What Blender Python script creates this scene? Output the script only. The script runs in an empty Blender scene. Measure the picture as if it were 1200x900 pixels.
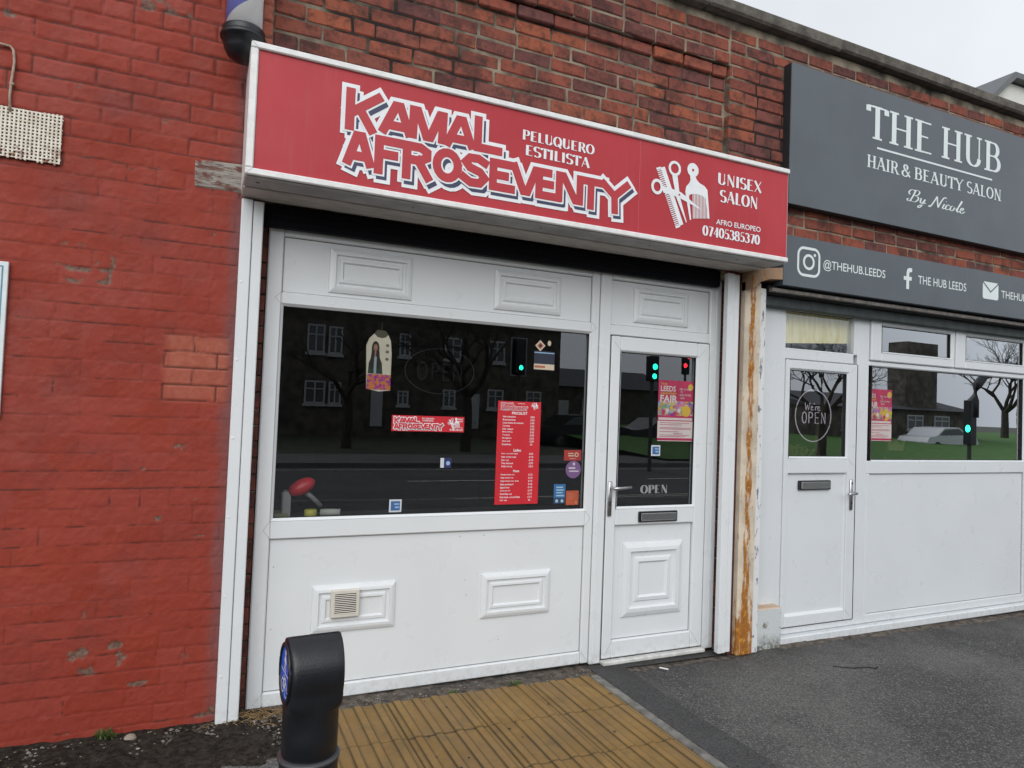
import bpy, bmesh, math, random
import numpy as np
from mathutils import Matrix, Vector
random.seed(7); RNG = np.random.default_rng(11)
sc = bpy.context.scene
C = sc.collection
# ------------------------------------------------------------------ camera
CAMX, CAMY, CAMZ = 0.0, -3.6, 1.56
PAN, PITCH, ROLL = math.radians(24.4336), math.radians(1.8614), math.radians(2.2077)
f_ = Vector((math.sin(PAN)*math.cos(PITCH), math.cos(PAN)*math.cos(PITCH), math.sin(PITCH)))
s_ = Vector((math.cos(PAN), -math.sin(PAN), 0)); u_ = s_.cross(f_)
r_ = s_*math.cos(ROLL) + u_*math.sin(ROLL); up_ = -s_*math.sin(ROLL) + u_*math.cos(ROLL)
cd = bpy.data.cameras.new('camera'); cam = bpy.data.objects.new('camera', cd); C.objects.link(cam)
cam.matrix_world = Matrix(((r_.x, up_.x, -f_.x, CAMX), (r_.y, up_.y, -f_.y, CAMY), (r_.z, up_.z, -f_.z, CAMZ), (0, 0, 0, 1)))
cd.sensor_width = 36; cd.sensor_fit = 'HORIZONTAL'; cd.lens = 24.0; cd.clip_start = 0.05; cd.clip_end = 2000
sc.camera = cam
# ------------------------------------------------------------------ sky, sun, exposure
sc.view_settings.view_transform = 'Standard'; sc.view_settings.look = 'None'
sc.view_settings.exposure = 0.45; sc.view_settings.gamma = 1.0
SUN_DIR = Vector((-0.35, -0.75, 0.55)).normalized()      # towards the (veiled) sun
w = bpy.data.worlds.new('World'); sc.world = w; w.use_nodes = True
nt = w.node_tree; nt.nodes.clear()
def N(t, typ, **kw):
    n = t.nodes.new(typ)
    for k, v in kw.items(): setattr(n, k, v)
    return n
out = N(nt, 'ShaderNodeOutputWorld'); bg = N(nt, 'ShaderNodeBackground')
sky = N(nt, 'ShaderNodeTexSky'); sky.sky_type = 'NISHITA'; sky.sun_disc = False
sky.sun_elevation = math.asin(SUN_DIR.z); sky.sun_rotation = math.atan2(SUN_DIR.x, SUN_DIR.y) % (2*math.pi)
sky.air_density = 1.0; sky.dust_density = 4.0; sky.ozone_density = 1.0
hs = N(nt, 'ShaderNodeHueSaturation'); hs.inputs['Saturation'].default_value = 0.12
cl = N(nt, 'ShaderNodeMix', data_type='RGBA'); cl.inputs[0].default_value = 0.72
cl.inputs[7].default_value = (7.85, 8.2, 8.8, 1)         # the even overcast layer, in the sky texture's own units
tc = N(nt, 'ShaderNodeTexCoord'); nz = N(nt, 'ShaderNodeTexNoise'); nz.inputs['Scale'].default_value = 2.2; nz.inputs['Detail'].default_value = 4
mr = N(nt, 'ShaderNodeMapRange'); mr.inputs['From Min'].default_value = .3; mr.inputs['From Max'].default_value = .7
mr.inputs['To Min'].default_value = .88; mr.inputs['To Max'].default_value = 1.08
mu = N(nt, 'ShaderNodeMix', data_type='RGBA', blend_type='MULTIPLY'); mu.inputs[0].default_value = 1
L = nt.links.new
L(sky.outputs[0], hs.inputs['Color']); L(hs.outputs[0], cl.inputs[6]); L(tc.outputs['Generated'], nz.inputs['Vector'])
L(nz.outputs[0], mr.inputs['Value']); L(cl.outputs[2], mu.inputs[6]); L(mr.outputs[0], mu.inputs[7])
L(mu.outputs[2], bg.inputs[0]); L(bg.outputs[0], out.inputs[0]); bg.inputs[1].default_value = 0.10
sd = bpy.data.lights.new('sun', 'SUN'); sd.energy = 1.1; sd.angle = math.radians(60); sd.color = (1, .985, .96)
so = bpy.data.objects.new('sun', sd); C.objects.link(so); so.rotation_euler = (-SUN_DIR).to_track_quat('-Z', 'Y').to_euler()
sc.render.engine = 'CYCLES'; sc.cycles.use_denoising = True; sc.cycles.max_bounces = 6; sc.cycles.glossy_bounces = 3
sc.cycles.transparent_max_bounces = 12

# ------------------------------------------------------------------ helpers
class MB:
    """collects geometry; build() links it as ONE mesh object"""
    def __init__(s): s.v = []; s.f = []; s.m = []; s.r = []; s.k = 0
    def add(s, v, f, m=0, r=0.0):
        o = len(s.v); s.v += [tuple(p) for p in v]; s.f += [tuple(i+o for i in q) for q in f]
        s.m += [m]*len(f); s.r += [r]*len(f); return s
    def box(s, x0, x1, y0, y1, z0, z1, m=0, b=0.0, r=0.0, jit=0.0):
        b = min(b, (x1-x0)*.45, (y1-y0)*.45, (z1-z0)*.45)
        if b <= 0:
            v = [(x, y, z) for z in (z0, z1) for y in (y0, y1) for x in (x0, x1)]
            return s.add(v, [(0,2,3,1),(4,5,7,6),(0,1,5,4),(2,6,7,3),(0,4,6,2),(1,3,7,5)], m, r)
        cs = [(x, y, z) for z in (0, 1) for y in (0, 1) for x in (0, 1)]
        X = (x0, x1); Y = (y0, y1); Z = (z0, z1); v = []
        for (i, j, k) in cs:
            sx = 1-2*i; sy = 1-2*j; sz = 1-2*k
            px, py, pz = X[i], Y[j], Z[k]
            if jit: px += random.uniform(-jit, jit); py += random.uniform(-jit, jit)*.6; pz += random.uniform(-jit, jit)
            v += [(px, py+sy*b, pz+sz*b), (px+sx*b, py, pz+sz*b), (px+sx*b, py+sy*b, pz)]
        c = lambda i, j, k, a: 3*(i+2*j+4*k)+a
        f = [(c(0,0,0,0),c(0,0,1,0),c(0,1,1,0),c(0,1,0,0)), (c(1,0,0,0),c(1,1,0,0),c(1,1,1,0),c(1,0,1,0)),
             (c(0,0,0,1),c(1,0,0,1),c(1,0,1,1),c(0,0,1,1)), (c(0,1,0,1),c(0,1,1,1),c(1,1,1,1),c(1,1,0,1)),
             (c(0,0,0,2),c(0,1,0,2),c(1,1,0,2),c(1,0,0,2)), (c(0,0,1,2),c(1,0,1,2),c(1,1,1,2),c(0,1,1,2))]
        for i in (0, 1):
            for j in (0, 1):
                q = (c(i,j,0,0),c(i,j,0,1),c(i,j,1,1),c(i,j,1,0)); f.append(q if (i+j) % 2 == 0 else q[::-1])
                q = (c(i,0,j,0),c(i,0,j,2),c(i,1,j,2),c(i,1,j,0)); f.append(q if (i+j) % 2 else q[::-1])
                q = (c(0,i,j,1),c(0,i,j,2),c(1,i,j,2),c(1,i,j,1)); f.append(q if (i+j) % 2 == 0 else q[::-1])
        for (i, j, k) in cs:
            q = (c(i,j,k,0),c(i,j,k,1),c(i,j,k,2)); f.append(q if (i+j+k) % 2 else q[::-1])
        return s.add(v, f, m, r)
    def ly(s, y):                                # a hair of depth between overlapping pieces of vinyl
        s.k += 1; return y - 0.00001*(s.k % 60)
    def poly(s, pts, y, m=0):
        y = s.ly(y); n = len(pts)
        a = sum(pts[i][0]*pts[(i+1) % n][1]-pts[(i+1) % n][0]*pts[i][1] for i in range(n))
        p = list(pts) if a > 0 else list(pts)[::-1]
        return s.add([(x, y, z) for x, z in p], [tuple(range(n))], m)
    def rect(s, x0, x1, z0, z1, y, m=0): return s.poly([(x0, z0), (x1, z0), (x1, z1), (x0, z1)], y, m)
    def disc(s, cx, cz, rx, rz, y, m=0, n=28):
        return s.poly([(cx+rx*math.cos(2*math.pi*i/n), cz+rz*math.sin(2*math.pi*i/n)) for i in range(n)], y, m)
    def prism(s, pts, y0, y1, m=0):
        n = len(pts); a = sum(pts[i][0]*pts[(i+1) % n][1]-pts[(i+1) % n][0]*pts[i][1] for i in range(n))
        p = list(pts) if a > 0 else list(pts)[::-1]
        v = [(x, y0, z) for x, z in p]+[(x, y1, z) for x, z in p]
        f = [tuple(range(n)), tuple(range(2*n-1, n-1, -1))]+[(i, n+i, n+(i+1) % n, (i+1) % n) for i in range(n)]
        return s.add(v, f, m)
    def stroke(s, pts, wd, y, m=0, cap=True, dx=0, dz=0):
        """flat brush line of constant width with round joints"""
        pts = [(x+dx, z+dz) for x, z in pts]
        for i in range(len(pts)-1):
            (x0, z0), (x1, z1) = pts[i], pts[i+1]; d = math.hypot(x1-x0, z1-z0)
            if d < 1e-6: continue
            tx, tz = (x1-x0)/d, (z1-z0)/d; e = wd/2 if cap == 'sq' else 0
            nx, nz_ = -tz*wd/2, tx*wd/2
            def turn(k):
                (ax, az), (bx, bz), (cx_, cz_) = pts[k-1], pts[k], pts[k+1]; th = abs(math.atan2(bz-az, bx-ax)-math.atan2(cz_-bz, cx_-bx)); th = min(th, 2*math.pi-th)
                return wd/2*math.tan(th/2) if th < 1.95 else wd*.5
            e0 = e if i == 0 else (turn(i) if cap == 'sq' else 0); e1 = e if i == len(pts)-2 else (turn(i+1) if cap == 'sq' else 0)
            a0 = (x0-tx*e0, z0-tz*e0); a1 = (x1+tx*e1, z1+tz*e1)
            s.poly([(a0[0]-nx, a0[1]-nz_), (a1[0]-nx, a1[1]-nz_), (a1[0]+nx, a1[1]+nz_), (a0[0]+nx, a0[1]+nz_)], y, m)
        rng = [] if cap == 'sq' else range(1, len(pts)-1) if cap is False else range(len(pts))
        for i in rng: s.disc(pts[i][0], pts[i][1], wd/2, wd/2, y, m, 12)
    def tube(s, path, rad, n=8, m=0, capped=True):
        P = [Vector(p) for p in path]; R = rad if isinstance(rad, (list, tuple)) else [rad]*len(P); rings = []
        up = Vector((0, 0, 1)); v = []; f = []
        for i, p in enumerate(P):
            t = (P[min(i+1, len(P)-1)]-P[max(i-1, 0)]).normalized()
            a = t.cross(up if abs(t.dot(up)) < .95 else Vector((1, 0, 0))).normalized(); b = t.cross(a)
            v += [tuple(p+(a*math.cos(2*math.pi*k/n)+b*math.sin(2*math.pi*k/n))*R[i]) for k in range(n)]
        for i in range(len(P)-1):
            for k in range(n): f.append((i*n+k, i*n+(k+1) % n, (i+1)*n+(k+1) % n, (i+1)*n+k))
        if capped: f += [tuple(range(n-1, -1, -1)), tuple(range((len(P)-1)*n, len(P)*n))]
        return s.add(v, f, m)
    def lathe(s, prof, cx, cy, n=32, m=0):
        v = []; f = []
        for r, z in prof: v += [(cx+r*math.cos(2*math.pi*k/n), cy+r*math.sin(2*math.pi*k/n), z) for k in range(n)]
        for i in range(len(prof)-1):
            for k in range(n): f.append((i*n+k, i*n+(k+1) % n, (i+1)*n+(k+1) % n, (i+1)*n+k))
        f += [tuple(range(n-1, -1, -1)), tuple(range((len(prof)-1)*n, len(prof)*n))]
        return s.add(v, f, m)
    def blob(s, c, r, m=0, nu=14, nv=9, rot=None):
        v = []; f = []
        for j in range(nv+1):
            th = math.pi*j/nv
            for i in range(nu):
                ph = 2*math.pi*i/nu; p = Vector((r[0]*math.sin(th)*math.cos(ph), r[1]*math.sin(th)*math.sin(ph), r[2]*math.cos(th)))
                if rot is not None: p = rot @ p
                v.append((c[0]+p.x, c[1]+p.y, c[2]+p.z))
        for j in range(nv):
            for i in range(nu): f.append((j*nu+i, (j+1)*nu+i, (j+1)*nu+(i+1) % nu, j*nu+(i+1) % nu))
        return s.add(v, f, m)
    def rings(s, x0, x1, z0, z1, prof, y, m=0):
        """a picture-frame moulding: prof = [(inset, height in front of y)]"""
        v = []; f = []
        for i, h in prof: v += [(x0+i, y-h, z0+i), (x1-i, y-h, z0+i), (x1-i, y-h, z1-i), (x0+i, y-h, z1-i)]
        for j in range(len(prof)-1):
            for k in range(4): f.append((4*j+k, 4*j+(k+1) % 4, 4*j+4+(k+1) % 4, 4*j+4+k))
        j = 4*(len(prof)-1); f.append((j, j+1, j+2, j+3))
        return s.add(v, f, m)
    def text(s, st, x0, x1, z0, z1, y, m=0, off=0.0):
        V, F, (a0, a1, b0, b1) = glyph_mesh(st, off); y = s.ly(y)
        kx = (x1-x0)/(a1-a0); kz = (z1-z0)/(b1-b0)
        return s.add([(x0+(p[0]-a0)*kx, y, z0+(p[1]-b0)*kz) for p in V], F, m)
    def build(s, name, mats, parent=None, smooth=False):
        me = bpy.data.meshes.new(name); me.from_pydata(s.v, [], s.f)
        for mt in (mats if isinstance(mats, (list, tuple)) else [mats]): me.materials.append(mt)
        me.polygons.foreach_set('material_index', s.m)
        at = me.attributes.new('rnd', 'FLOAT', 'FACE'); at.data.foreach_set('value', s.r)
        if smooth: me.polygons.foreach_set('use_smooth', [True]*len(s.f))
        me.update(); return link(name, me, parent)
def wloc(o):
    p = Vector((0, 0, 0))
    while o: p += o.location; o = o.parent
    return p
def link(name, me, parent=None):
    o = bpy.data.objects.new(name, me); C.objects.link(o)
    if parent is not None: o.location = -wloc(parent); o.parent = parent
    return o
_tc = {}
def glyph_mesh(st, off=0.0):
    k = (st, off)
    if k not in _tc:
        cu = bpy.data.curves.new('lettering', 'FONT'); cu.body = st; cu.offset = off; cu.resolution_u = 4
        ob = bpy.data.objects.new('lettering', cu); C.objects.link(ob)
        dg = bpy.context.evaluated_depsgraph_get(); dg.update(); me = bpy.data.meshes.new_from_object(ob.evaluated_get(dg))
        V = [tuple(v.co) for v in me.vertices]; F = []
        for p in me.polygons:
            q = tuple(p.vertices); F.append(q if p.normal.z > 0 else q[::-1])
        xs = [v[0] for v in V]; zs = [v[1] for v in V]
        _tc[k] = (V, F, (min(xs), max(xs), min(zs), max(zs)))
        C.objects.unlink(ob); bpy.data.objects.remove(ob); bpy.data.meshes.remove(me); bpy.data.curves.remove(cu)
    return _tc[k]
def thing(name, label, cat, loc=(0, 0, 0), group=None):
    o = bpy.data.objects.new(name, None); C.objects.link(o); o.location = loc; o.empty_display_size = .1
    return tag(o, label, cat, group)
def tag(o, label, cat, group=None):
    o['label'] = label; o['category'] = cat
    if group: o['group'] = group
    return o
def struct(o): o['kind'] = 'structure'; return o
def stuff(o, label, cat): o['kind'] = 'stuff'; return tag(o, label, cat)
def grid_obj(name, X, Y, Z, mats, attrs=None, parent=None, smooth=True):
    """X,Y,Z: 2-D arrays of one sheet; rows run up/back, columns run right"""
    n, m = X.shape; me = bpy.data.meshes.new(name); co = np.stack([X, Y, Z], -1).reshape(-1, 3)
    idx = np.arange(n*m).reshape(n, m)
    q = np.stack([idx[:-1, :-1], idx[:-1, 1:], idx[1:, 1:], idx[1:, :-1]], -1).reshape(-1, 4)
    me.vertices.add(n*m); me.vertices.foreach_set('co', co.ravel())
    me.loops.add(q.size); me.loops.foreach_set('vertex_index', q.ravel().astype(np.int32))
    me.polygons.add(len(q)); me.polygons.foreach_set('loop_start', (np.arange(len(q))*4).astype(np.int32))
    me.update(calc_edges=True)
    me.polygons.foreach_set('use_smooth', [smooth]*len(q))
    for k, a in (attrs or {}).items():
        t = me.attributes.new(k, 'FLOAT', 'POINT'); t.data.foreach_set('value', a.astype(np.float32).ravel())
    me.materials.append(mats); me.validate(); return link(name, me, parent)
def vnoise(x, z, seed=0):
    xi = np.floor(x).astype(np.int64); zi = np.floor(z).astype(np.int64); fx = x-xi; fz = z-zi
    fx = fx*fx*(3-2*fx); fz = fz*fz*(3-2*fz)
    def h(a, b):
        n = (a*374761393+b*668265263+seed*974634777) & 0xffffffff
        n = ((n ^ (n >> 13))*1274126177) & 0xffffffff
        return ((n ^ (n >> 16)) & 0xffff)/65535.0
    return (h(xi, zi)*(1-fx)+h(xi+1, zi)*fx)*(1-fz)+(h(xi, zi+1)*(1-fx)+h(xi+1, zi+1)*fx)*fz
def fbm(x, z, seed=0, o=4):
    a = 0; t = 0; k = 1.0
    for i in range(o): a = a+k*vnoise(x*2**i, z*2**i, seed+i*17); t += k; k *= .5
    return a/t
def sstep(a, b, x): t = np.clip((x-a)/(b-a), 0, 1); return t*t*(3-2*t)

# ------------------------------------------------------------------ materials
class Mt:
    def __init__(s, name):
        s.m = bpy.data.materials.new(name); s.m.use_nodes = True; s.t = s.m.node_tree
        s.p = s.t.nodes['Principled BSDF']; s.geo = N(s.t, 'ShaderNodeNewGeometry')
    def L(s, a, b): s.t.links.new(a, b)
    def noise(s, scale, detail=4, rough=.55, dist=0, stretch=None):
        n = N(s.t, 'ShaderNodeTexNoise'); n.inputs['Scale'].default_value = scale; n.inputs['Detail'].default_value = detail
        n.inputs['Roughness'].default_value = rough; n.inputs['Distortion'].default_value = dist
        if stretch:
            mp = N(s.t, 'ShaderNodeMapping'); mp.inputs['Scale'].default_value = stretch
            s.L(s.geo.outputs['Position'], mp.inputs[0]); s.L(mp.outputs[0], n.inputs['Vector'])
        else: s.L(s.geo.outputs['Position'], n.inputs['Vector'])
        return n.outputs[0]
    def voro(s, scale, out='Distance'):
        n = N(s.t, 'ShaderNodeTexVoronoi'); n.inputs['Scale'].default_value = scale
        s.L(s.geo.outputs['Position'], n.inputs['Vector']); return n.outputs[out]
    def ramp(s, x, a, b, ca=0., cb=1.):
        n = N(s.t, 'ShaderNodeMapRange'); n.interpolation_type = 'SMOOTHSTEP'
        for k, v in (('From Min', a), ('From Max', b), ('To Min', ca), ('To Max', cb)): n.inputs[k].default_value = v
        s.L(x, n.inputs[0]); return n.outputs[0]
    def mix(s, fac, a, b, mode='MIX'):
        n = N(s.t, 'ShaderNodeMix', data_type='RGBA', blend_type=mode)
        for i, x in ((0, fac), (6, a), (7, b)):
            if isinstance(x, (int, float)): n.inputs[i].default_value = x
            elif isinstance(x, (tuple, list)): n.inputs[i].default_value = (*x, 1)
            else: s.L(x, n.inputs[i])
        return n.outputs[2]
    def math(s, op, a, b=0.0):
        n = N(s.t, 'ShaderNodeMath', operation=op)
        for i, x in ((0, a), (1, b)):
            if isinstance(x, (int, float)): n.inputs[i].default_value = x
            else: s.L(x, n.inputs[i])
        return n.outputs[0]
    def attr(s, name):
        n = N(s.t, 'ShaderNodeAttribute'); n.attribute_name = name; return n.outputs['Fac']
    def axis(s, i):
        n = N(s.t, 'ShaderNodeSeparateXYZ'); s.L(s.geo.outputs['Position'], n.inputs[0]); return n.outputs[i]
    def set(s, col=None, rough=None, metal=None, spec=None):
        for k, v in (('Base Color', col), ('Roughness', rough), ('Metallic', metal), ('Specular IOR Level', spec)):
            if v is None: continue
            if isinstance(v, (tuple, list)): s.p.inputs[k].default_value = (*v, 1)
            elif isinstance(v, (int, float)): s.p.inputs[k].default_value = v
            else: s.L(v, s.p.inputs[k])
        return s
    def bump(s, h, dist=.002, st=1.0):
        n = N(s.t, 'ShaderNodeBump'); n.inputs['Distance'].default_value = dist; n.inputs['Strength'].default_value = st
        s.L(h, n.inputs['Height']); s.L(n.outputs[0], s.p.inputs['Normal']); return s
def plain(name, col, rough=.6, metal=0., var=.06, scale=9., bump=0., bscale=60., spec=.5):
    k = Mt(name); a = tuple(c*(1-var) for c in col); b = tuple(min(1, c*(1+var)) for c in col)
    k.set(k.mix(k.ramp(k.noise(scale), .3, .7), a, b), rough, metal, spec)
    if bump: k.bump(k.noise(bscale, 5), bump)
    return k.m
def emit(name, col, st):
    k = Mt(name); k.set((0.02, .02, .02), .4); k.p.inputs['Emission Color'].default_value = (*col, 1); k.p.inputs['Emission Strength'].default_value = st; return k.m
def glass(name, boost, tint):
    k = Mt(name); t = k.t; t.nodes.remove(k.p)
    tr = N(t, 'ShaderNodeBsdfTransparent'); tr.inputs[0].default_value = (*tint, 1)
    gl = N(t, 'ShaderNodeBsdfGlossy'); gl.inputs['Roughness'].default_value = 0.0; gl.inputs[0].default_value = (.92, .96, 1, 1)
    fr = N(t, 'ShaderNodeFresnel'); k.L(k.math('SUBTRACT', 1.5, k.math('MULTIPLY', k.geo.outputs['Backfacing'], .83333)), fr.inputs[0])      # same reflectance from either side of the pane
    b = N(t, 'ShaderNodeBump'); b.inputs['Distance'].default_value = .0006; b.inputs['Strength'].default_value = .25
    k.L(k.noise(1.6, 1), b.inputs['Height']); k.L(b.outputs[0], gl.inputs['Normal'])
    mx = N(t, 'ShaderNodeMixShader'); m_ = k.math('MINIMUM', k.math('MULTIPLY', fr.outputs[0], boost), .95)
    k.L(m_, mx.inputs[0]); k.L(tr.outputs[0], mx.inputs[1]); k.L(gl.outputs[0], mx.inputs[2])
    k.L(mx.outputs[0], t.nodes['Material Output'].inputs[0]); return k.m

def upvc(name, col=(.70, .725, .74), dirt=1.0):
    k = Mt(name); z = k.axis(2)
    splash = k.math('MULTIPLY', k.ramp(z, .0, .16, 1, 0), k.ramp(k.noise(26, 6, .65), .42, .66))
    streak = k.ramp(k.noise(9, 5, .6, stretch=(7, 7, .35)), .52, .80)
    c = k.mix(k.ramp(k.noise(2.2, 3), .3, .7), tuple(x*.965 for x in col), col)
    c = k.mix(k.math('MULTIPLY', streak, .025*dirt), c, (.40, .36, .31))
    c = k.mix(k.math('MULTIPLY', splash, .30*dirt), c, (.27, .24, .20))
    sp = k.ramp(k.noise(150, 2), .74, .78); c = k.mix(k.math('MULTIPLY', sp, .16*dirt), c, (.2, .17, .14))
    k.set(c, k.ramp(k.noise(6, 4), .3, .7, .26, .42)); k.bump(k.noise(3.0, 2), .0012, .4); return k.m
M_UP = upvc('white_upvc'); M_UP2 = upvc('white_upvc_clean', (.64, .67, .69), .55)
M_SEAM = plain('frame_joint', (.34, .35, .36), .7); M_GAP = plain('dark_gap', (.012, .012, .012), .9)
M_GLASS = glass('window_glass', 3.6, (.84, .88, .89)); M_GLASS2 = glass('window_glass_bright', 6.2, (.5, .53, .52))
M_BLACK = plain('black_plastic', (.0075, .0085, .0115), .36, var=.15, scale=20, bump=.0006, bscale=220)
M_SHUT = plain('shutter_black', (.004, .0045, .007), .7, spec=.15)
M_CHROME = plain('brushed_steel', (.46, .46, .47), .33, 1.0, var=.08, scale=60)
M_DARKMET = plain('dark_metal', (.05, .05, .05), .5, .3)
M_WHITEV = plain('white_vinyl', (.76, .78, .80), .42, var=.03, scale=20)
M_NAVY = plain('navy_vinyl', (.035, .045, .10), .45)
M_REDV = plain('letter_red', (.43, .028, .038), .42, var=.06)
def signred():
    k = Mt('sign_red'); col = k.mix(k.ramp(k.noise(1.7, 4, .6), .3, .75), (.40, .026, .036), (.45, .034, .045))
    st = k.ramp(k.noise(5, 5, .6, stretch=(9, 9, .5)), .5, .8); col = k.mix(k.math('MULTIPLY', st, .12), col, (.36, .16, .17))
    k.set(col, k.ramp(k.noise(4), .3, .7, .40, .55), spec=.4); k.bump(k.noise(2.5, 3), .0015, .5); return k.m
M_SIGN = signred()
M_TRIMW = plain('sign_white_trim', (.74, .74, .73), .4, var=.06, scale=30, bump=.0004)
def soffit():
    k = Mt('soffit_cream'); c = k.mix(k.ramp(k.noise(6, 5, .65, stretch=(1.5, 4, 4)), .35, .75), (.50, .475, .44), (.36, .33, .30))
    k.set(c, .55); k.bump(k.noise(40), .0008); return k.m
M_SOFF = soffit(); M_SOFF2 = plain('soffit_grey', (.36, .36, .36), .5, var=.2, scale=7)
M_GREY = plain('sign_slate', (.078, .094, .108), .40, var=.07, scale=3, bump=.0004, bscale=30)
M_GREYS = plain('sign_slate_edge', (.016, .020, .023), .45)
M_OFFW = plain('sign_offwhite', (.66, .72, .72), .42, var=.03)
M_SHUT2 = plain('shutter_greygreen', (.034, .045, .047), .5, var=.35, scale=14, bump=.001)
M_ANGLE = plain('angle_iron_brown', (.15, .135, .125), .6, .2, var=.35, scale=24, bump=.001)
def brickmat(name, cols, dark=.5, pale=.25):
    k = Mt(name); r = k.attr('rnd'); n = N(k.t, 'ShaderNodeValToRGB'); e = n.color_ramp.elements
    e[0].color = (*cols[0], 1); e[1].color = (*cols[-1], 1)
    for i in range(1, len(cols)-1):
        q = e.new(i/(len(cols)-1)); q.color = (*cols[i], 1)
    k.L(r, n.inputs[0]); c = n.outputs[0]
    c = k.mix(k.ramp(k.noise(16, 6, .7), .44, .66), c, k.mix(.62, c, (.04, .024, .022)))
    soot = k.math('MULTIPLY', k.ramp(k.noise(4.3, 6, .72), .47, .62), dark); c = k.mix(soot, c, (.028, .022, .022))
    c = k.mix(k.math('MULTIPLY', k.ramp(k.noise(48, 5, .7), .60, .74), pale), c, (.42, .34, .28))
    k.set(c, .88, spec=.25); k.bump(k.noise(140, 6, .7), .0035, .9); return k.m
M_BRICK = brickmat('red_stock_brick', [(.15, .050, .042), (.25, .070, .044), (.20, .060, .046), (.31, .090, .048), (.18, .062, .052), (.27, .078, .048), (.13, .052, .048), (.235, .066, .044)])
M_BRICKD = brickmat('reveal_brick', [(.13, .045, .035), (.20, .065, .045), (.10, .04, .035)], .6)
def mortar():
    k = Mt('old_mortar'); c = k.mix(k.ramp(k.noise(7, 5), .35, .7), (.30, .255, .19), (.115, .098, .08))
    c = k.mix(k.ramp(k.noise(1.6, 4), .48, .6), c, (.03, .027, .025)); k.set(c, .95, spec=.1); k.bump(k.noise(190, 5, .7), .004); return k.m
M_MORT = mortar()
def painted():
    k = Mt('red_masonry_paint'); fl = k.attr('flake'); cr = k.attr('crack_and_shade'); pa = k.attr('bare'); ed = k.attr('worn'); r = k.attr('tone')
    c = k.mix(k.ramp(k.noise(1.5, 5, .6), .3, .72), (.226, .028, .0135), (.286, .039, .0195))
    c = k.mix(k.ramp(r, 0, 1, 0, .35), c, (.30, .058, .046))
    c = k.mix(k.ramp(k.noise(14, 6, .65), .5, .8, 0, .4), c, (.20, .032, .028))
    c = k.mix(k.math('MULTIPLY', k.ramp(k.noise(90, 3, .6), .62, .72), .35), c, (.38, .11, .09))
    c = k.mix(k.ramp(k.noise(2.6, 6, .7), .50, .70, 0, .45), c, (.155, .034, .028)); c = k.mix(k.ramp(k.noise(1.1, 5, .7), .52, .68, 0, .30), c, (.30, .085, .070)); c = k.mix(ed, c, (.17, .075, .075))
    bare = k.mix(k.ramp(k.noise(40, 5), .3, .7), (.33, .088, .050), (.40, .125, .080)); c = k.mix(pa, c, bare)
    mo = k.mix(k.ramp(k.noise(60, 5), .35, .65), (.10, .060, .045), (.19, .14, .105)); c = k.mix(fl, c, mo)
    c = k.mix(cr, c, (.045, .016, .012))
    k.set(c, k.ramp(k.noise(8), .3, .7, .55, .75), spec=.28); k.bump(k.noise(170, 6, .65), .0022, .8); return k.m
M_PAINT = painted()
def asphalt(name, a, b, stone, bumpd=.006):
    k = Mt(name); c = k.mix(k.ramp(k.noise(.9, 5, .62), .36, .64), a, b)
    v = k.voro(150, 'Color'); sx = N(k.t, 'ShaderNodeSeparateColor'); k.L(v, sx.inputs[0])
    c = k.mix(k.ramp(sx.outputs[0], .62, .95, 0, .85), c, stone)
    c = k.mix(k.ramp(sx.outputs[1], .7, .9, 0, .6), c, tuple(x*.35 for x in a))
    c = k.mix(k.ramp(k.noise(5, 6, .7), .60, .76, 0, .45), c, tuple(x*.5 for x in a))
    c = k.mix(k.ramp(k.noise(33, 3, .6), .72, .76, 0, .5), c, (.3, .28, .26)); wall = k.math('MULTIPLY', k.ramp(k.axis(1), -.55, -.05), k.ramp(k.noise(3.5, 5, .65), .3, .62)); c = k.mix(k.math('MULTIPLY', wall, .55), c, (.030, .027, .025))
    k.set(c, .86, spec=.3); h = k.math('ADD', k.math('MULTIPLY', k.voro(150), .8), k.noise(60, 5, .7)); k.bump(h, bumpd, .8); return k.m
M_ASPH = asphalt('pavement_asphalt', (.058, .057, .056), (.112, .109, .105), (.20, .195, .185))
M_ASPD = asphalt('asphalt_repair', (.050, .050, .050), (.066, .066, .066), (.095, .094, .092), .003)
M_ROAD = asphalt('road_asphalt', (.075, .075, .077), (.10, .10, .102), (.15, .15, .15)); M_FARP = asphalt('far_pavement_asphalt', (.13, .125, .12), (.17, .165, .16), (.2, .2, .2))
def slabs():
    k = Mt('buff_tactile_concrete'); c = k.mix(k.ramp(k.noise(4.5, 5, .6), .3, .7), (.240, .142, .045), (.310, .190, .064))
    c = k.mix(k.ramp(k.noise(2.3, 5, .65), .42, .62, 0, .65), c, (.215, .135, .062)); c = k.mix(k.ramp(k.noise(30, 6, .65), .45, .75, 0, .6), c, (.19, .12, .05))
    c = k.mix(k.ramp(k.noise(3.1, 6, .7), .52, .70, 0, .6), c, (.13, .095, .05))
    c = k.mix(k.ramp(k.noise(230, 3), .60, .70, 0, .4), c, (.10, .07, .03))
    c = k.mix(k.attr('dirt'), c, (.038, .031, .018))
    k.set(c, .82, spec=.3); k.bump(k.noise(160, 5, .7), .003, .8); return k.m
M_SLAB = slabs()
M_EDGE = plain('concrete_edging', (.17, .165, .15), .9, var=.35, scale=16, bump=.004, bscale=90, spec=.2)
def coping():
    k = Mt('weathered_coping'); c = k.mix(k.ramp(k.noise(9, 6, .65), .3, .7), (.17, .155, .135), (.085, .078, .07))
    c = k.mix(k.ramp(k.noise(40, 5), .58, .72, 0, .6), c, (.22, .21, .16)); k.set(c, .95, spec=.15); k.bump(k.noise(70, 6, .7), .008); return k.m
M_COP = coping()
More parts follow.
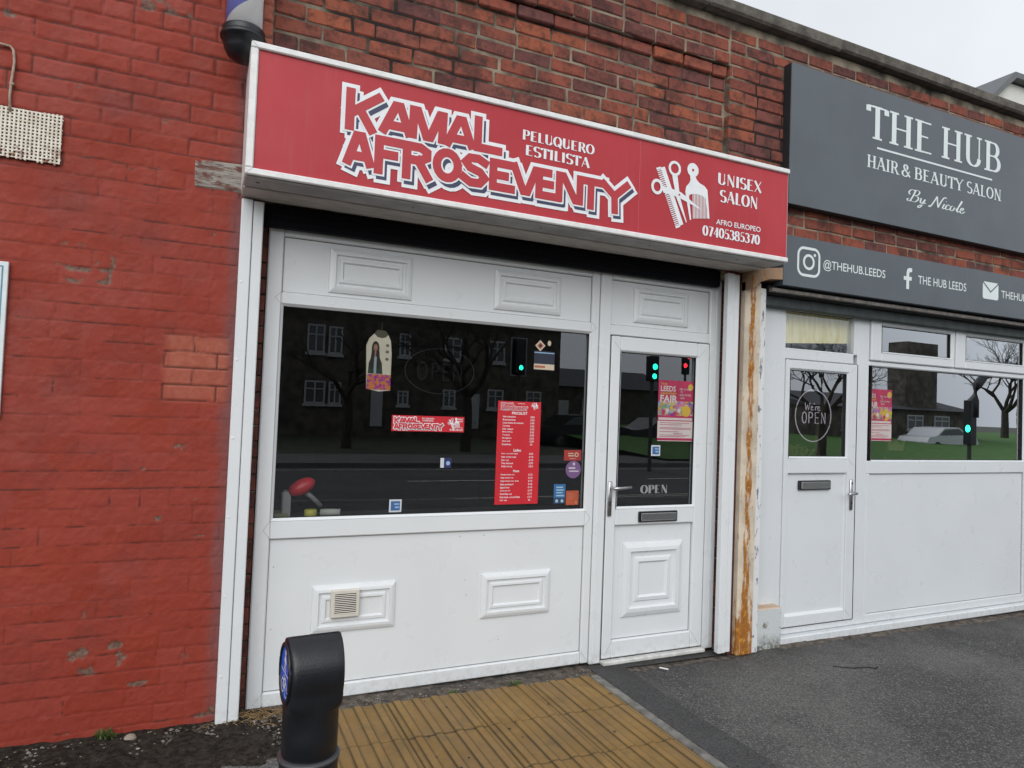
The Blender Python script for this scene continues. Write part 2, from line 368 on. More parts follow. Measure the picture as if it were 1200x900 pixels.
def rust(name, paint, bias=0.0, stripe=None):
    k = Mt(name); n = k.ramp(k.noise(11, 6, .7, stretch=(2.4, 2.4, .7)), .44-bias, .56-bias)
    if stripe:
        x = k.axis(0); s1 = k.math('MULTIPLY', k.ramp(x, stripe-.035, stripe-.008), k.ramp(x, stripe+.012, stripe+.05, 1, 0))
        low = k.ramp(k.axis(2), .03, .50, .26, 0); n = k.ramp(k.math('ADD', k.math('ADD', k.math('MULTIPLY', s1, .20), low), k.noise(17, 6, .75, stretch=(2.0, 2.0, .40))), .575-bias, .74-bias)
    c = k.mix(k.noise(60, 4), (.46, .19, .028), (.17, .055, .018)); c = k.mix(k.ramp(k.noise(28, 5), .52, .7), c, (.60, .30, .055))
    c = k.mix(n, k.mix(k.ramp(k.noise(6, 4), .35, .7), paint, tuple(x*.72 for x in paint)), c)
    c = k.mix(k.ramp(k.noise(45, 4, .7), .70, .76), c, (.05, .02, .015)); k.set(c, .8, spec=.25); k.bump(k.noise(75, 6, .7), .004); return k.m
M_RUST = rust('rusty_guide_rail', (.66, .57, .45), .0, 3.302); M_RUSTB = rust('rusty_bracket', (.36, .235, .15), -.10)
def flaky():
    k = Mt('flaking_white_paint'); n = k.ramp(k.noise(40, 5, .7, stretch=(1, 1, .35)), .57, .62)
    k.set(k.mix(n, (.66, .665, .67), (.17, .20, .235)), .7); k.bump(n, .002); return k.m
M_FLAKY = flaky()
M_MAROON = plain('maroon_paint', (.075, .020, .016), .7, var=.4, scale=30, bump=.002)
def stoneblock():
    k = Mt('painted_stone'); c = k.mix(k.ramp(k.noise(12, 6, .7), .55, .7), (.52, .55, .56), (.16, .14, .11))
    c = k.mix(k.math('MULTIPLY', k.ramp(k.axis(2), -.02, .10, 1, 0), k.ramp(k.noise(38, 5), .3, .6)), c, (.10, .10, .075))
    c = k.mix(k.ramp(k.axis(2), .242, .256), c, (.50, .36, .26)); k.set(c, .85); k.bump(k.noise(70, 5), .004); return k.m
M_BLOCK = stoneblock()
def timber():
    k = Mt('peeling_timber'); n = k.ramp(k.noise(9, 6, .65, .5, (1.0, 1, 2.6)), .46, .62)
    c = k.mix(n, (.34, .32, .285), (.15, .060, .045)); c = k.mix(k.ramp(k.noise(30, 5, stretch=(.7, 1, 6)), .5, .75), c, (.085, .06, .05))
    k.set(c, .9); k.bump(k.noise(40, 6, .7, stretch=(.6, 1, 5)), .006); return k.m
M_TIMB = timber()
M_SOIL = plain('dark_grit_soil', (.032, .027, .022), .97, var=.5, scale=40, bump=.010, bscale=120, spec=.1)
M_FOOT = plain('worn_footing', (.10, .085, .072), .95, var=.5, scale=22, bump=.008, bscale=80, spec=.15)

# ------------------------------------------------------------------ ground, pavement, road (the setting)
def gz(x): return .022-.011*np.clip(x, -6, 12)
gx = np.concatenate([np.linspace(-70, -5, 27), np.linspace(-4.5, 9, 109), np.linspace(9.5, 90, 34)])
gy = np.concatenate([np.linspace(-7.0, -1.5, 25), np.linspace(-1.4, .35, 36)])
X, Y = np.meshgrid(gx, gy)
Z = gz(X)+.006*(fbm(X*1.3, Y*1.3, 5)-.5)+.010*(fbm(X*5, Y*5, 9)-.5)*sstep(-.6, -.1, Y)
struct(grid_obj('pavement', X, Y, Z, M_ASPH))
b = MB(); b.add([(-600, -600, -.40), (600, -600, -.40), (600, 600, -.40), (-600, 600, -.40)], [(0, 1, 2, 3)]); struct(b.build('ground', plain('far_ground', (.06, .065, .05), .95)))
b = MB(); b.box(-70, 90, -13.2, -7.16, -.36, -.09); struct(b.build('road', M_ROAD))
b = MB()
for i in range(90): b.box(-20+i*.92, -20+i*.92+.91, -7.16, -7.005, -.3, .022-.011*min(12, max(-6, -20+i*.92)), b=.012)
struct(b.build('kerb', M_EDGE))
b = MB(); b.box(-70, 13.5, -16.0, -13.2, -.36, .02); b.box(13.5, 90, -14.0, -13.2, -.36, .02); struct(b.build('far_pavement', M_FARP))
b = MB()
for i in range(14): b.rect(-1, -1, -1, -1, 0) if False else b.add([(-14+i*6, -10.25, -.084), (-11.2+i*6, -10.25, -.084), (-11.2+i*6, -10.13, -.084), (-14+i*6, -10.13, -.084)], [(0, 1, 2, 3)])
for y in (-7.62, -7.42, -12.6): b.add([(-60, y, -.084), (60, y, -.084), (60, y+.07, -.084), (-60, y+.07, -.084)], [(0, 1, 2, 3)])
struct(b.build('road_marking', plain('road_paint', (.55, .53, .45), .8, var=.2)))
GRASS = Mt('lawn_grass'); GRASS.set(GRASS.mix(GRASS.ramp(GRASS.noise(3, 6, .7), .3, .7), (.048, .125, .022), (.09, .205, .037)), .9); GRASS.bump(GRASS.noise(30, 5), .05)
gx = np.linspace(13.5, 90, 60); gy = np.linspace(-46, -14, 30); X, Y = np.meshgrid(gx, gy)
struct(grid_obj('grass_verge', X, Y, .03+.55*sstep(-14, -24, Y)+.12*fbm(X*.4, Y*.4, 3), GRASS.m))
b = MB(); b.box(-70, 13.5, -26, -16.0, -.36, .01); struct(b.build('front_garden', plain('garden_soil', (.045, .05, .03), .95, var=.5, scale=2)))
# darker strip of repaired asphalt beside the tactile slabs
b = MB()
def gquad(x0, x1, y0, y1, h):
    n = 10; v = []; f = []
    for i in range(n+1):
        y = y0+(y1-y0)*i/n; a = .010*math.sin(i*2.1); v += [(x0, y, float(gz(x0))+h), (x1+a, y, float(gz(x1))+h)]
    for i in range(n): f.append((2*i, 2*i+1, 2*i+3, 2*i+2))
    return v, f
b.add(*gquad(2.195, 2.41, -3.4, -.10, .010)); b.add(*gquad(2.195, 3.2, -.10, -.015, .010)); struct(b.build('asphalt_patch', M_ASPD))
# tactile slabs: 400 mm, four raised bars each
def tactile():
    xs = []; S = .4; x0 = 2.135-4*S; y0 = -.145-7*S
    pts = [0, .004, .008]
    cx = sorted(set([0, .005, .010, .39, .395, .4]+[round(.035+.1*i+d, 4) for i in range(4) for d in (-.016, -.008, -.004, .0, .030, .034, .038, .046)]))
    cy = [0, .005, .010, .2, .39, .395, .4]
    GX = np.array([x0+S*i+c for i in range(4) for c in cx if c < .4]+[x0+4*S]); GY = np.array([y0+S*j+c for j in range(7) for c in cy if c < .4]+[y0+7*S])
    X, Y = np.meshgrid(GX, GY); u = np.mod(X-x0+1e-6, S); v = np.mod(Y-y0+1e-6, S)
    ii = np.clip(np.floor((X-x0+1e-6)/S), 0, 3); jj = np.clip(np.floor((Y-y0+1e-6)/S), 0, 6)
    e = np.minimum(np.minimum(u, S-u), np.minimum(v, S-v)); joint = 1-sstep(.001, .007, e)
    up = np.mod(u-.035+1e-6, .1); bar = ((up < .0305) & (u > .034)).astype(float)*(1-(1-sstep(.004, .011, np.minimum(v, S-v))))
    hh = vnoise(ii*7.3+.5, jj*5.1+.5, 4)
    Z = gz(X)+.014+.006*bar-.007*joint+(hh-.5)*.005+(u-.2)*(vnoise(ii*3.1, jj*9.7, 8)-.5)*.012
    near = sstep(.0, .010, np.abs(np.where(up > .06, up-.1, up)+.004)); low = np.clip(1-near, 0, 1)*(1-bar)
    near2 = np.clip(1-sstep(.0, .010, np.abs(up-.036)), 0, 1)*(1-bar)
    d = np.clip(joint*.9+np.maximum(low*.85, near2*.55)*(.42+.9*fbm(X*6, Y*6, 6))+(1-bar)*.16*fbm(X*9, Y*5, 16), 0, 1)
    struct(grid_obj('tactile_paving', X, Y, Z, M_SLAB, {'dirt': d}, smooth=False))
tactile()
b = MB()
for i in range(4): b.box(2.139, 2.192, -.148-.9*(i+1)+.004, -.148-.9*i, -.08, .0125, b=.006)
struct(b.build('edging_strip', M_EDGE))
# broken footing between shop front and slabs, and grit along the foot of the red wall
gx = np.linspace(.18, 3.3, 190); gy = np.linspace(-.15, .06, 22); X, Y = np.meshgrid(gx, gy)
Z = gz(X)+.004+.016*(fbm(X*14, Y*14, 21)-.42)*sstep(-.15, -.10, Y)*sstep(2.75, 2.2, X)-.004*sstep(2.0, 2.6, X)
struct(grid_obj('footing', X, Y, Z, M_FOOT))
gx = np.linspace(-2.6, .62, 170); gy = np.linspace(-.62, -.02, 60); X, Y = np.meshgrid(gx, gy)
ed = sstep(-.62+.0, -.30, Y+.16*(fbm(X*5, Y*5, 31)-.5)-.10*sstep(-.8, .3, X)*-1)
Z = gz(X)-.020+.034*ed+.022*(fbm(X*16, Y*16, 33)-.45)*ed-.03*sstep(.25, .6, X)
struct(grid_obj('soil_strip', X, Y, Z, M_SOIL))
gx = np.linspace(3.46, 8.8, 300); gy = np.linspace(-.20, -.02, 22); X, Y = np.meshgrid(gx, gy)
Z = gz(X)-.010+.016*sstep(-.16, -.07, Y+.13*(fbm(X*6, Y*6, 91)-.5))+.010*(fbm(X*22, Y*22, 93)-.5)
struct(grid_obj('grime_strip', X, Y, Z, M_FOOT))
b = MB()
for (x0, y0, n_) in ((3.75, -.46, 7),):
    p = [(x0, y0)]
    for i in range(n_): p.append((p[-1][0]+random.uniform(.03, .07), p[-1][1]+random.uniform(-.04, .035)))
    b.tube([(x, y, float(gz(x))+.0005) for x, y in p], [.0035+.002*random.random() for _ in p], 5)
struct(b.build('asphalt_crack', M_GAP))

# ------------------------------------------------------------------ red painted wall (left)
YW = -.09
def red_wall():
    xs = np.concatenate([np.linspace(-5, -1.75, 110), np.arange(-1.74, .2351, .0066)]); zs = np.arange(-.05, 4.2, .0066)
    X, Z = np.meshgrid(xs, zs)
    wob = .0045*(fbm(X*2.2, Z*6, 2)-.5)*2+.0035*(fbm(X*13, Z*9, 4)-.5)*2
    H = .0812; zz = (Z+wob+.012)/H; row = np.floor(zz); fr = (zz-row)*H
    hd = (np.mod(row, 9) == 4); Lb = np.where(hd, .1195, .238)
    off = np.where(np.mod(row, 2) == 0, 0., .1195)+.05*(vnoise(row*3.7, row*0+.5, 3)-.5)
    uu = (X+off+.9*.012*(vnoise(X*3, row*1.7, 6)-.5)+.004*(vnoise(Z*40, X*3, 5)-.5))/Lb; col = np.floor(uu); fu = (uu-col)*Lb
    d = np.minimum(np.minimum(fr, H-fr), np.minimum(fu, Lb-fu)); dh = np.minimum(fr, H-fr)
    hs_ = lambda a, b, s: vnoise(a*1.0+.5, b*1.0+.5, s)
    tone = vnoise(col*7.31+.5, row*3.17+.5, 12)
    n1 = fbm(X*3.2, Z*3.2, 41); n2 = fbm(X*9, Z*9, 43)
    upper = sstep(2.35, 2.75, Z+.25*(n1-.5)); low = 1-sstep(.25, .75, Z+.2*(n1-.5))
    vis = np.clip(.22+.78*upper+.35*low+1.1*(n1-.56), .20, 1)          # how open the joints still are under the paint
    wj = .0038+.0028*upper
    joint = 1-sstep(wj*.2, wj*1.7, d+.0042*(fbm(X*34, Z*34, 44)-.5))
    Yd = .0052*joint*vis+.0030*(tone-.5)*(.3+.7*upper+.3*low)+.0020*(fbm(X*30, Z*30, 47)-.5)*2+.0016*(fbm(X*70, Z*70, 46)-.5)*2+.0060*(fbm(X*4.5, Z*4.5, 48)-.5)
    Yd = Yd+.0022*(fr/H-.5)*(vnoise(col*3.3, row*5.9, 14)-.5)*2
    # cracks: thin dark lines where the paint has split along bed joints
    seg = fbm(X*2.6, row*1.37, 51, 3)
    th = (.0012+.0016*upper)*(.35+1.3*fbm(X*20, Z*20, 52)); crack_and_shade = (1-sstep(th*.5, th*1.7, np.abs(dh-.0012*vnoise(X*40, Z*10, 53))))*sstep(.50-.19*upper-.05*low, .61-.17*upper-.03*low, seg)
    segv = vnoise(col*2.9+.3, row*4.1+.2, 57)
    dv = np.minimum(fu, Lb-fu); crack_and_shade = np.maximum(crack_and_shade, (1-sstep(th*.4, th*1.6, dv))*sstep(.72-.44*upper-.12*low, .80-.40*upper, segv))
    hair = (1-sstep(.0006, .0030, np.abs(dh-.0010*vnoise(X*34, Z*12, 54))))*sstep(.30, .50, fbm(X*4.2, row*2.11, 55, 3))  # hairline shadows along the joints, painted into the same mask as the splits
    hairv = (1-sstep(.0006, .0028, dv))*sstep(.35, .6, vnoise(col*1.9+.7, row*3.3+.1, 59))
    crack_and_shade = np.clip(np.maximum(crack_and_shade, np.maximum(hair, hairv*.8)*.50), 0, 1)
    # flaked paint: a few blown faces and chips
    fl = sstep(.835, .86, fbm(X*9, Z*14, 61, 5)+.06*upper+.06*low)
    def blot(x, z, rx, rz, s): return sstep(.42, .55, (1-np.sqrt(((X-x)/rx)**2+((Z-z)/rz)**2))+.9*(fbm(X*30, Z*30, s)-.5))
    for (x, z, rx, rz) in ((-.43, .405, .075, .05), (-.30, .43, .045, .04), (-.40, .33, .06, .035), (-.20, .25, .07, .02), (-.155, .99, .034, .020), (.020, 2.315, .014, .012), (-.42, .58, .012, .05), (.03, .90, .04, .006)):
        fl = np.maximum(fl, blot(x, z, rx, rz, int(x*900) % 97))
    # repointed and repaired outlines (L-shaped mortar marks high on the wall)
    wx = X+.022*(fbm(X*16, Z*16, 73)-.5)*2; wz = Z+.016*(fbm(X*16, Z*16, 75)-.5)*2
    def seam(x0, x1, z0, z1, th): return sstep(x0-.004, x0+.004, wx)*sstep(x1+.004, x1-.004, wx)*sstep(z0-.004, z0+.002, wz)*sstep(z1+.004, z1-.002, wz)*sstep(.44, .56, fbm(X*24, Z*24, 71)+.06)
    for q in ((-.60, -.40, 2.085, 2.103, 0), (-.60, -.40, 2.030, 2.050, 0), (-.405, -.388, 2.03, 2.17, 0), (-.47, -.455, 2.10, 2.17, 0), (-.58, -.50, 2.185, 2.20, 0), (-.36, -.30, 3.42, 3.47, 0), (-.33, -.14, 3.31, 3.36, 0)):
        fl = np.maximum(fl, seam(*q))
    # the patch of newer bricks beside the trim
    px = X+.004*(fbm(X*12, Z*12, 81)-.5)*2; pz = Z+.004*(fbm(X*12, Z*12, 83)-.5)*2
    inp = sstep(-.172, -.160, px)*sstep(.118, .108, px)*sstep(1.518, 1.528, pz)*sstep(1.836, 1.826, pz)
    pr = np.floor((pz-1.524)/.0765); pf = (pz-1.524)-pr*.0765
    pj = np.minimum(pf, .0765-pf); po = np.where(np.mod(pr, 2) == 0, .005, .125); pu = np.mod(px+.165-po, .222); pj = np.minimum(pj, np.minimum(pu, .222-pu))
    pcr = 1-sstep(.0018, .0042, pj)
    crack_and_shade = crack_and_shade*(1-inp)+inp*pcr; joint2 = inp*pcr; fl = fl*(1-inp); Yd = Yd*(1-inp)+inp*(.006*pcr+.001*(fbm(X*26, Z*26, 47)-.5))
    worn = sstep(.055, .135, X+.05*(n2-.5))*.75*(.5+n1)
    fea = sstep(-.185, -.135, px+.05*(n2-.5))*sstep(.128, .085, px)*sstep(1.505, 1.55, pz+.02*(n2-.5))*sstep(1.85, 1.805, pz+.02*(n2-.5))
    bare = np.maximum(fea*(.45+.5*vnoise(np.floor(pu/.222)+po*40+pr*3.7, pr*2.3+.4, 88)), sstep(.135, .15, X)*sstep(3.0, 3.1, Z))
    Yd = Yd+.003*fl
    o = grid_obj('painted_brick_wall', X, YW+Yd, Z, M_PAINT, {'flake': np.clip(fl*.9, 0, 1), 'crack_and_shade': crack_and_shade*.85, 'bare': np.clip(bare, 0, 1), 'worn': np.clip(worn, 0, .85), 'tone': tone})
    tag(o, 'red painted brick wall with bare patches left of the hair salon', 'brick wall')
red_wall()

# ------------------------------------------------------------------ exposed brick wall above both shops
wall = thing('brick_wall', 'unpainted red brick parapet wall above both shop signs', 'brick wall', (3.5, 0, 2.5))
bw = MB(); CH, BL = .0815, .2375
YP, YR = -.10, -.055            # proud face (pier, corbel) and recessed panel face
def courses(x0, x1, z0, z1, y, seed=0, stagger=True, ramp_y=0.):
    nrow = int(round((z1-z0)/CH)); ch = (z1-z0)/max(1, nrow)
    for r in range(nrow):
        za = z0+r*ch; x = x0-(random.uniform(.08, .14) if (r+seed) % 2 else 0); hdr = (r+seed) % 6 == 5
        while x < x1-.012:
            l = BL/2 if random.random() < .07 else BL
            a = max(x, x0)+.0045; c_ = min(x+l+random.uniform(-.005, .005), x1)-.0055
            if c_-a > .02:
                j = random.uniform(-.003, .004)
                bw.box(a, c_, y+j, y+.06, za+.0055+random.uniform(-.002, .002), za+ch-.0055+random.uniform(-.002, .002), b=.0065, r=random.random(), jit=.0036)
            x += l
ZT = 4.14
courses(.238, 3.095, 2.54, 3.80, YR, 0)                 # recessed panel
courses(.238, 3.095, 3.80, 3.88, YR-.022, 1)            # corbel step
courses(.238, 3.095, 3.88, ZT, YP, 0)
courses(3.095, 9.5, 2.47, ZT, YP, 1)                    # pier and the run to the right
courses(6.76, 9.5, -.10, 2.30, YP, 0)
bw.build('brick', M_BRICK, wall)
b = MB(); b.box(.236, 3.10, YR+.007, .22, 2.53, 4.19); b.box(3.10, 9.5, YP+.007, .22, 2.46, 4.19); b.box(-5, .23, -.05, .22, 4.1, 4.19); b.box(.236, 3.10, YP+.009, YR+.009, 3.885, 4.19)
b.box(6.76, 9.5, YP+.007, .22, -.3, 2.31); b.box(9.2, 9.5, .22, 6.0, -.3, 4.19); b.build('mortar_bed', M_MORT, wall)
x = -4.4
k = 0
while x < 9.5:
    b = MB(); b.box(x+.005, x+1.205, -.165, .26, 4.195+random.uniform(-.004, .004), 4.285+random.uniform(-.004, .004), b=.014, jit=.006); b.build('coping_stone', M_COP, wall); x += 1.21; k += 1

# ------------------------------------------------------------------ fonts drawn as strokes
def arc(cx, cy, rx, ry, a0, a1, n=16): return [(cx+rx*math.cos(math.radians(a0+(a1-a0)*i/n)), cy+ry*math.sin(math.radians(a0+(a1-a0)*i/n))) for i in range(n+1)]
V = lambda x, a=0., c=1.: [(x, a), (x, c)]
Hh = lambda z, a, c: [(a, z), (c, z)]
S_ = arc(.36, .745, .25, .235, 35, 270)+arc(.36, .26, .28, .25, 90, -145)[1:]
G = {
 'T': (.78, [V(.39), Hh(.965, .03, .75), V(.05, .8, .97), V(.73, .8, .97)]), 'H': (.95, [V(.2), V(.76), Hh(.51, .2, .76)]),
 'E': (.76, [V(.2), Hh(.965, .2, .68), Hh(.51, .2, .56), Hh(.035, .2, .70)]), 'U': (.9, [V(.2, .28, 1), arc(.46, .28, .26, .26, 180, 360), (V(.72, .28, 1), 't')]),
 'B': (.82, [V(.2), Hh(.965, .2, .45), arc(.45, .745, .2, .22, 90, -90), Hh(.525, .2, .45), arc(.47, .28, .25, .245, 90, -90), Hh(.035, .2, .47)]),
 'A': (.9, [([(.10, 0), (.44, 1)], 't'), [(.44, 1), (.80, 0)], Hh(.32, .21, .68)]), 'I': (.42, [V(.21)]),
 'R': (.88, [V(.2), Hh(.965, .2, .45), arc(.45, .735, .21, .23, 90, -90), Hh(.505, .2, .45), [(.46, .5), (.80, 0)]]),
 'Y': (.84, [[(.06, 1), (.42, .48)], ([(.80, 1), (.42, .48)], 't'), V(.42, 0, .5)]), 'S': (.70, [S_]), 'L': (.70, [V(.2), Hh(.035, .2, .66)]),
 'O': (.92, [arc(.46, .5, .36, .47, 0, 360, 30)]), 'N': (.94, [(V(.17), 't'), [(.17, 1), (.77, 0)], (V(.77), 't')]), 'P': (.78, [V(.2), Hh(.965, .2, .44), arc(.44, .72, .23, .245, 90, -90), Hh(.475, .2, .44)]),
 'Q': (.92, [arc(.46, .5, .36, .47, 0, 360, 30), [(.5, .25), (.82, -.10)]]), 'X': (.86, [[(.10, 1), (.76, 0)], ([(.76, 1), (.10, 0)], 't')]),
 '&': (.95, [arc(.42, .77, .17, .20, -60, 230), [(.31, .62), (.86, .02)], arc(.36, .25, .27, .24, 100, 330), ([(.59, .13), (.82, .5)], 't')]),
 '0': (.70, [arc(.35, .5, .26, .47, 0, 360, 26)]), '7': (.66, [Hh(.95, .08, .62), [(.58, .95), (.28, 0)]]), '4': (.72, [V(.5), ([(.5, .98), (.08, .3)], 't'), Hh(.3, .08, .68)]),
 '5': (.68, [Hh(.96, .16, .6), (V(.17, .52, .96), 't'), arc(.32, .31, .26, .28, 110, -140)]), '3': (.68, [arc(.3, .74, .22, .23, 150, -90), arc(.3, .27, .27, .25, 90, -150)]),
 '8': (.70, [arc(.35, .75, .21, .22, 0, 360, 22), arc(.35, .27, .26, .25, 0, 360, 22)]), ' ': (.36, []), '1': (.5, [V(.25)]),
}
def ribbon(mb, pts, y, m, wf, mp):
    y = mb.ly(y); n = len(pts); Lp = []; Rp = []
    for i, (x, z) in enumerate(pts):
        a = pts[max(i-1, 0)]; c_ = pts[min(i+1, n-1)]; dx, dz = c_[0]-a[0], c_[1]-a[1]; d = math.hypot(dx, dz) or 1
        tx, tz = dx/d, dz/d; h = wf(tx, tz)/2; Lp.append(mp(x-tz*h, z+tx*h)); Rp.append(mp(x+tz*h, z-tx*h))
    v = [(p[0], y, p[1]) for q in zip(Lp, Rp) for p in q]
    mb.add(v, [(2*i+1, 2*i+3, 2*i+2, 2*i) for i in range(n-1)], m)
def letters(mb, st, x0, x1, z0, z1, y, m=0, T=.17, t=.055, serif=True, track=.05):
    W = sum(G[c][0]+track for c in st)-track; kx = (x1-x0)/W; kz = z1-z0; cx = 0
    for c in st:
        adv, ss = G[c]; mp = lambda a, z, cx=cx: (x0+(cx+a)*kx, z0+z*kz)
        for s in ss:
            thin = False
            if isinstance(s, tuple): s, thin = s[0], True
            Tm = t*1.25 if thin else T
            wf = lambda tx, tz, Tm=Tm: t+(Tm-t)*abs(tz)**1.4
            ribbon(mb, s, y, m, wf, mp)
            if serif and len(s) == 2 and abs(s[0][1]-s[1][1]) > .4:
                for (ax, az) in s:
                    if az < .01 or az > .99:
                        zz = az+(.028 if az < .5 else -.028); hw = Tm/2+.085
                        ribbon(mb, [(ax-hw, zz), (ax+hw, zz)], y, m, lambda tx, tz: .055, mp)
        cx += adv+track
def spline(ps, n=8):
    o = []
    for i in range(len(ps)-1):
        p0 = ps[max(i-1, 0)]; p1 = ps[i]; p2 = ps[i+1]; p3 = ps[min(i+2, len(ps)-1)]
        for k in range(n):
            t = k/n; o.append(tuple(.5*((2*p1[j])+(-p0[j]+p2[j])*t+(2*p0[j]-5*p1[j]+4*p2[j]-p3[j])*t*t+(-p0[j]+3*p1[j]-3*p2[j]+p3[j])*t**3) for j in (0, 1)))
    return o+[tuple(ps[-1])]
def script(mb, x0, x1, z0, z1, y, m=0):
    S = [ # "By Nicole" in a copperplate hand; x in letter units, cap height 1
     [(.10, .55), (.02, .75), (.14, .95), (.36, .98), (.50, .95)], [(.44, .98), (.36, .55), (.24, .10), (.10, .02), (.02, .14), (.12, .22)],
     [(.30, .92), (.52, 1.02), (.72, .92), (.66, .66), (.42, .54)], [(.42, .54), (.68, .50), (.74, .28), (.56, .05), (.34, .04), (.24, .16)],
     [(.86, .40), (.94, .46), (.92, .22), (.98, .06), (1.10, .14), (1.22, .44)], [(1.22, .44), (1.14, .08), (1.02, -.24), (.88, -.34), (.86, -.22), (1.08, -.02), (1.32, .16)],
     [(1.62, .06), (1.56, -.02), (1.66, -.04), (1.80, .30), (1.98, .92)], [(1.98, .92), (2.06, .60), (2.22, .04)], [(2.22, .04), (2.32, .50), (2.46, .90), (2.58, 1.0), (2.64, .92)],
     [(2.62, .44), (2.54, .14), (2.60, .03), (2.72, .12)], [(2.69, .66), (2.71, .70)],
     [(3.00, .38), (2.90, .46), (2.78, .34), (2.76, .12), (2.86, .02), (3.02, .12)], [(3.26, .46), (3.12, .36), (3.10, .10), (3.20, .02), (3.34, .14), (3.36, .38), (3.26, .46), (3.40, .36), (3.52, .34)],
     [(3.52, .14), (3.66, .46), (3.80, .90), (3.80, 1.04)], [(3.80, 1.04), (3.68, .60), (3.62, .22), (3.66, .03), (3.82, .16)], [(3.82, .20), (3.98, .28), (4.04, .42), (3.94, .47), (3.85, .28), (3.88, .06), (4.0, .02), (4.20, .20)]]
    k = (x1-x0)/4.34
    for s in S:
        P = [(p[0]+.20*p[1], p[1]) for p in spline(s)]
        ribbon(mb, P, y, m, lambda tx, tz: .035+.075*max(0, abs(tz))**2, lambda a, z: (x0+a*k, z0+z*(z1-z0)))

# ------------------------------------------------------------------ red shop sign of the first salon
KA = [[(.562, 2.825), (.562, 2.980)], [(.575, 2.892), (.690, 2.978)], [(.605, 2.912), (.662, 2.825)],
      [(.722, 2.842), (.776, 2.962), (.798, 2.962), (.842, 2.846)], [(.748, 2.866), (.828, 2.866)],
      [(.862, 2.846), (.864, 2.962), (.884, 2.962), (.930, 2.846), (.950, 2.846), (.996, 2.962), (1.012, 2.962), (1.010, 2.846)],
      [(1.040, 2.842), (1.094, 2.962), (1.116, 2.962), (1.162, 2.848)], [(1.064, 2.866), (1.146, 2.866)], [(1.196, 2.982), (1.196, 2.846), (1.310, 2.846)],
      [(.562, 2.664), (.600, 2.784), (.622, 2.784), (.662, 2.664)], [(.578, 2.690), (.648, 2.690)], [(.704, 2.645), (.704, 2.786), (.812, 2.786)], [(.704, 2.722), (.775, 2.722)],
      [(.838, 2.645), (.838, 2.786), (.905, 2.786), (.938, 2.768), (.938, 2.742), (.905, 2.722), (.850, 2.722)], [(.895, 2.722), (.944, 2.648)],
      [(1.042+.054*math.cos(a*math.pi/10), 2.726+.062*math.sin(a*math.pi/10)) for a in range(21)],
      [(1.238, 2.772), (1.205, 2.788), (1.160, 2.786), (1.138, 2.762), (1.160, 2.738), (1.215, 2.722), (1.240, 2.695), (1.215, 2.666), (1.165, 2.664), (1.130, 2.684)],
      [(1.390, 2.786), (1.286, 2.786), (1.286, 2.665), (1.388, 2.665)], [(1.286, 2.726), (1.352, 2.726)], [(1.404, 2.786), (1.456, 2.668), (1.480, 2.668), (1.524, 2.786), (1.600, 2.786)],
      [(1.546, 2.786), (1.546, 2.665), (1.656, 2.665)], [(1.546, 2.726), (1.612, 2.726)], [(1.664, 2.668), (1.664, 2.786), (1.690, 2.786), (1.762, 2.668), (1.790, 2.668), (1.790, 2.786), (1.932, 2.786)],
      [(1.858, 2.786), (1.858, 2.655)], [(1.938, 2.788), (2.008, 2.732), (2.086, 2.800)], [(2.008, 2.735), (2.012, 2.655)]]
def logo(mb, f, y, d, mw, mn, mred, kw=1.0):
    T = lambda s: [f(*p) for p in s]; k = abs(f(1, 0)[0]-f(0, 0)[0])*kw
    for s in KA: mb.stroke(T(s), .082*k, y, mw, 'sq'); mb.stroke(T(s), .078*k, y, mw, 'sq', .020*k, -.024*k)
    mb.k = 0
    for s in KA: mb.stroke(T(s), .050*k, y-d, mn, 'sq', .0165*k, -.0205*k)
    mb.k = 0
    for s in KA: mb.stroke(T(s), .060*k, y-2*d, mw, 'sq')
    mb.k = 0
    for s in KA: mb.stroke(T(s), .043*k, y-3*d, mred, 'sq')
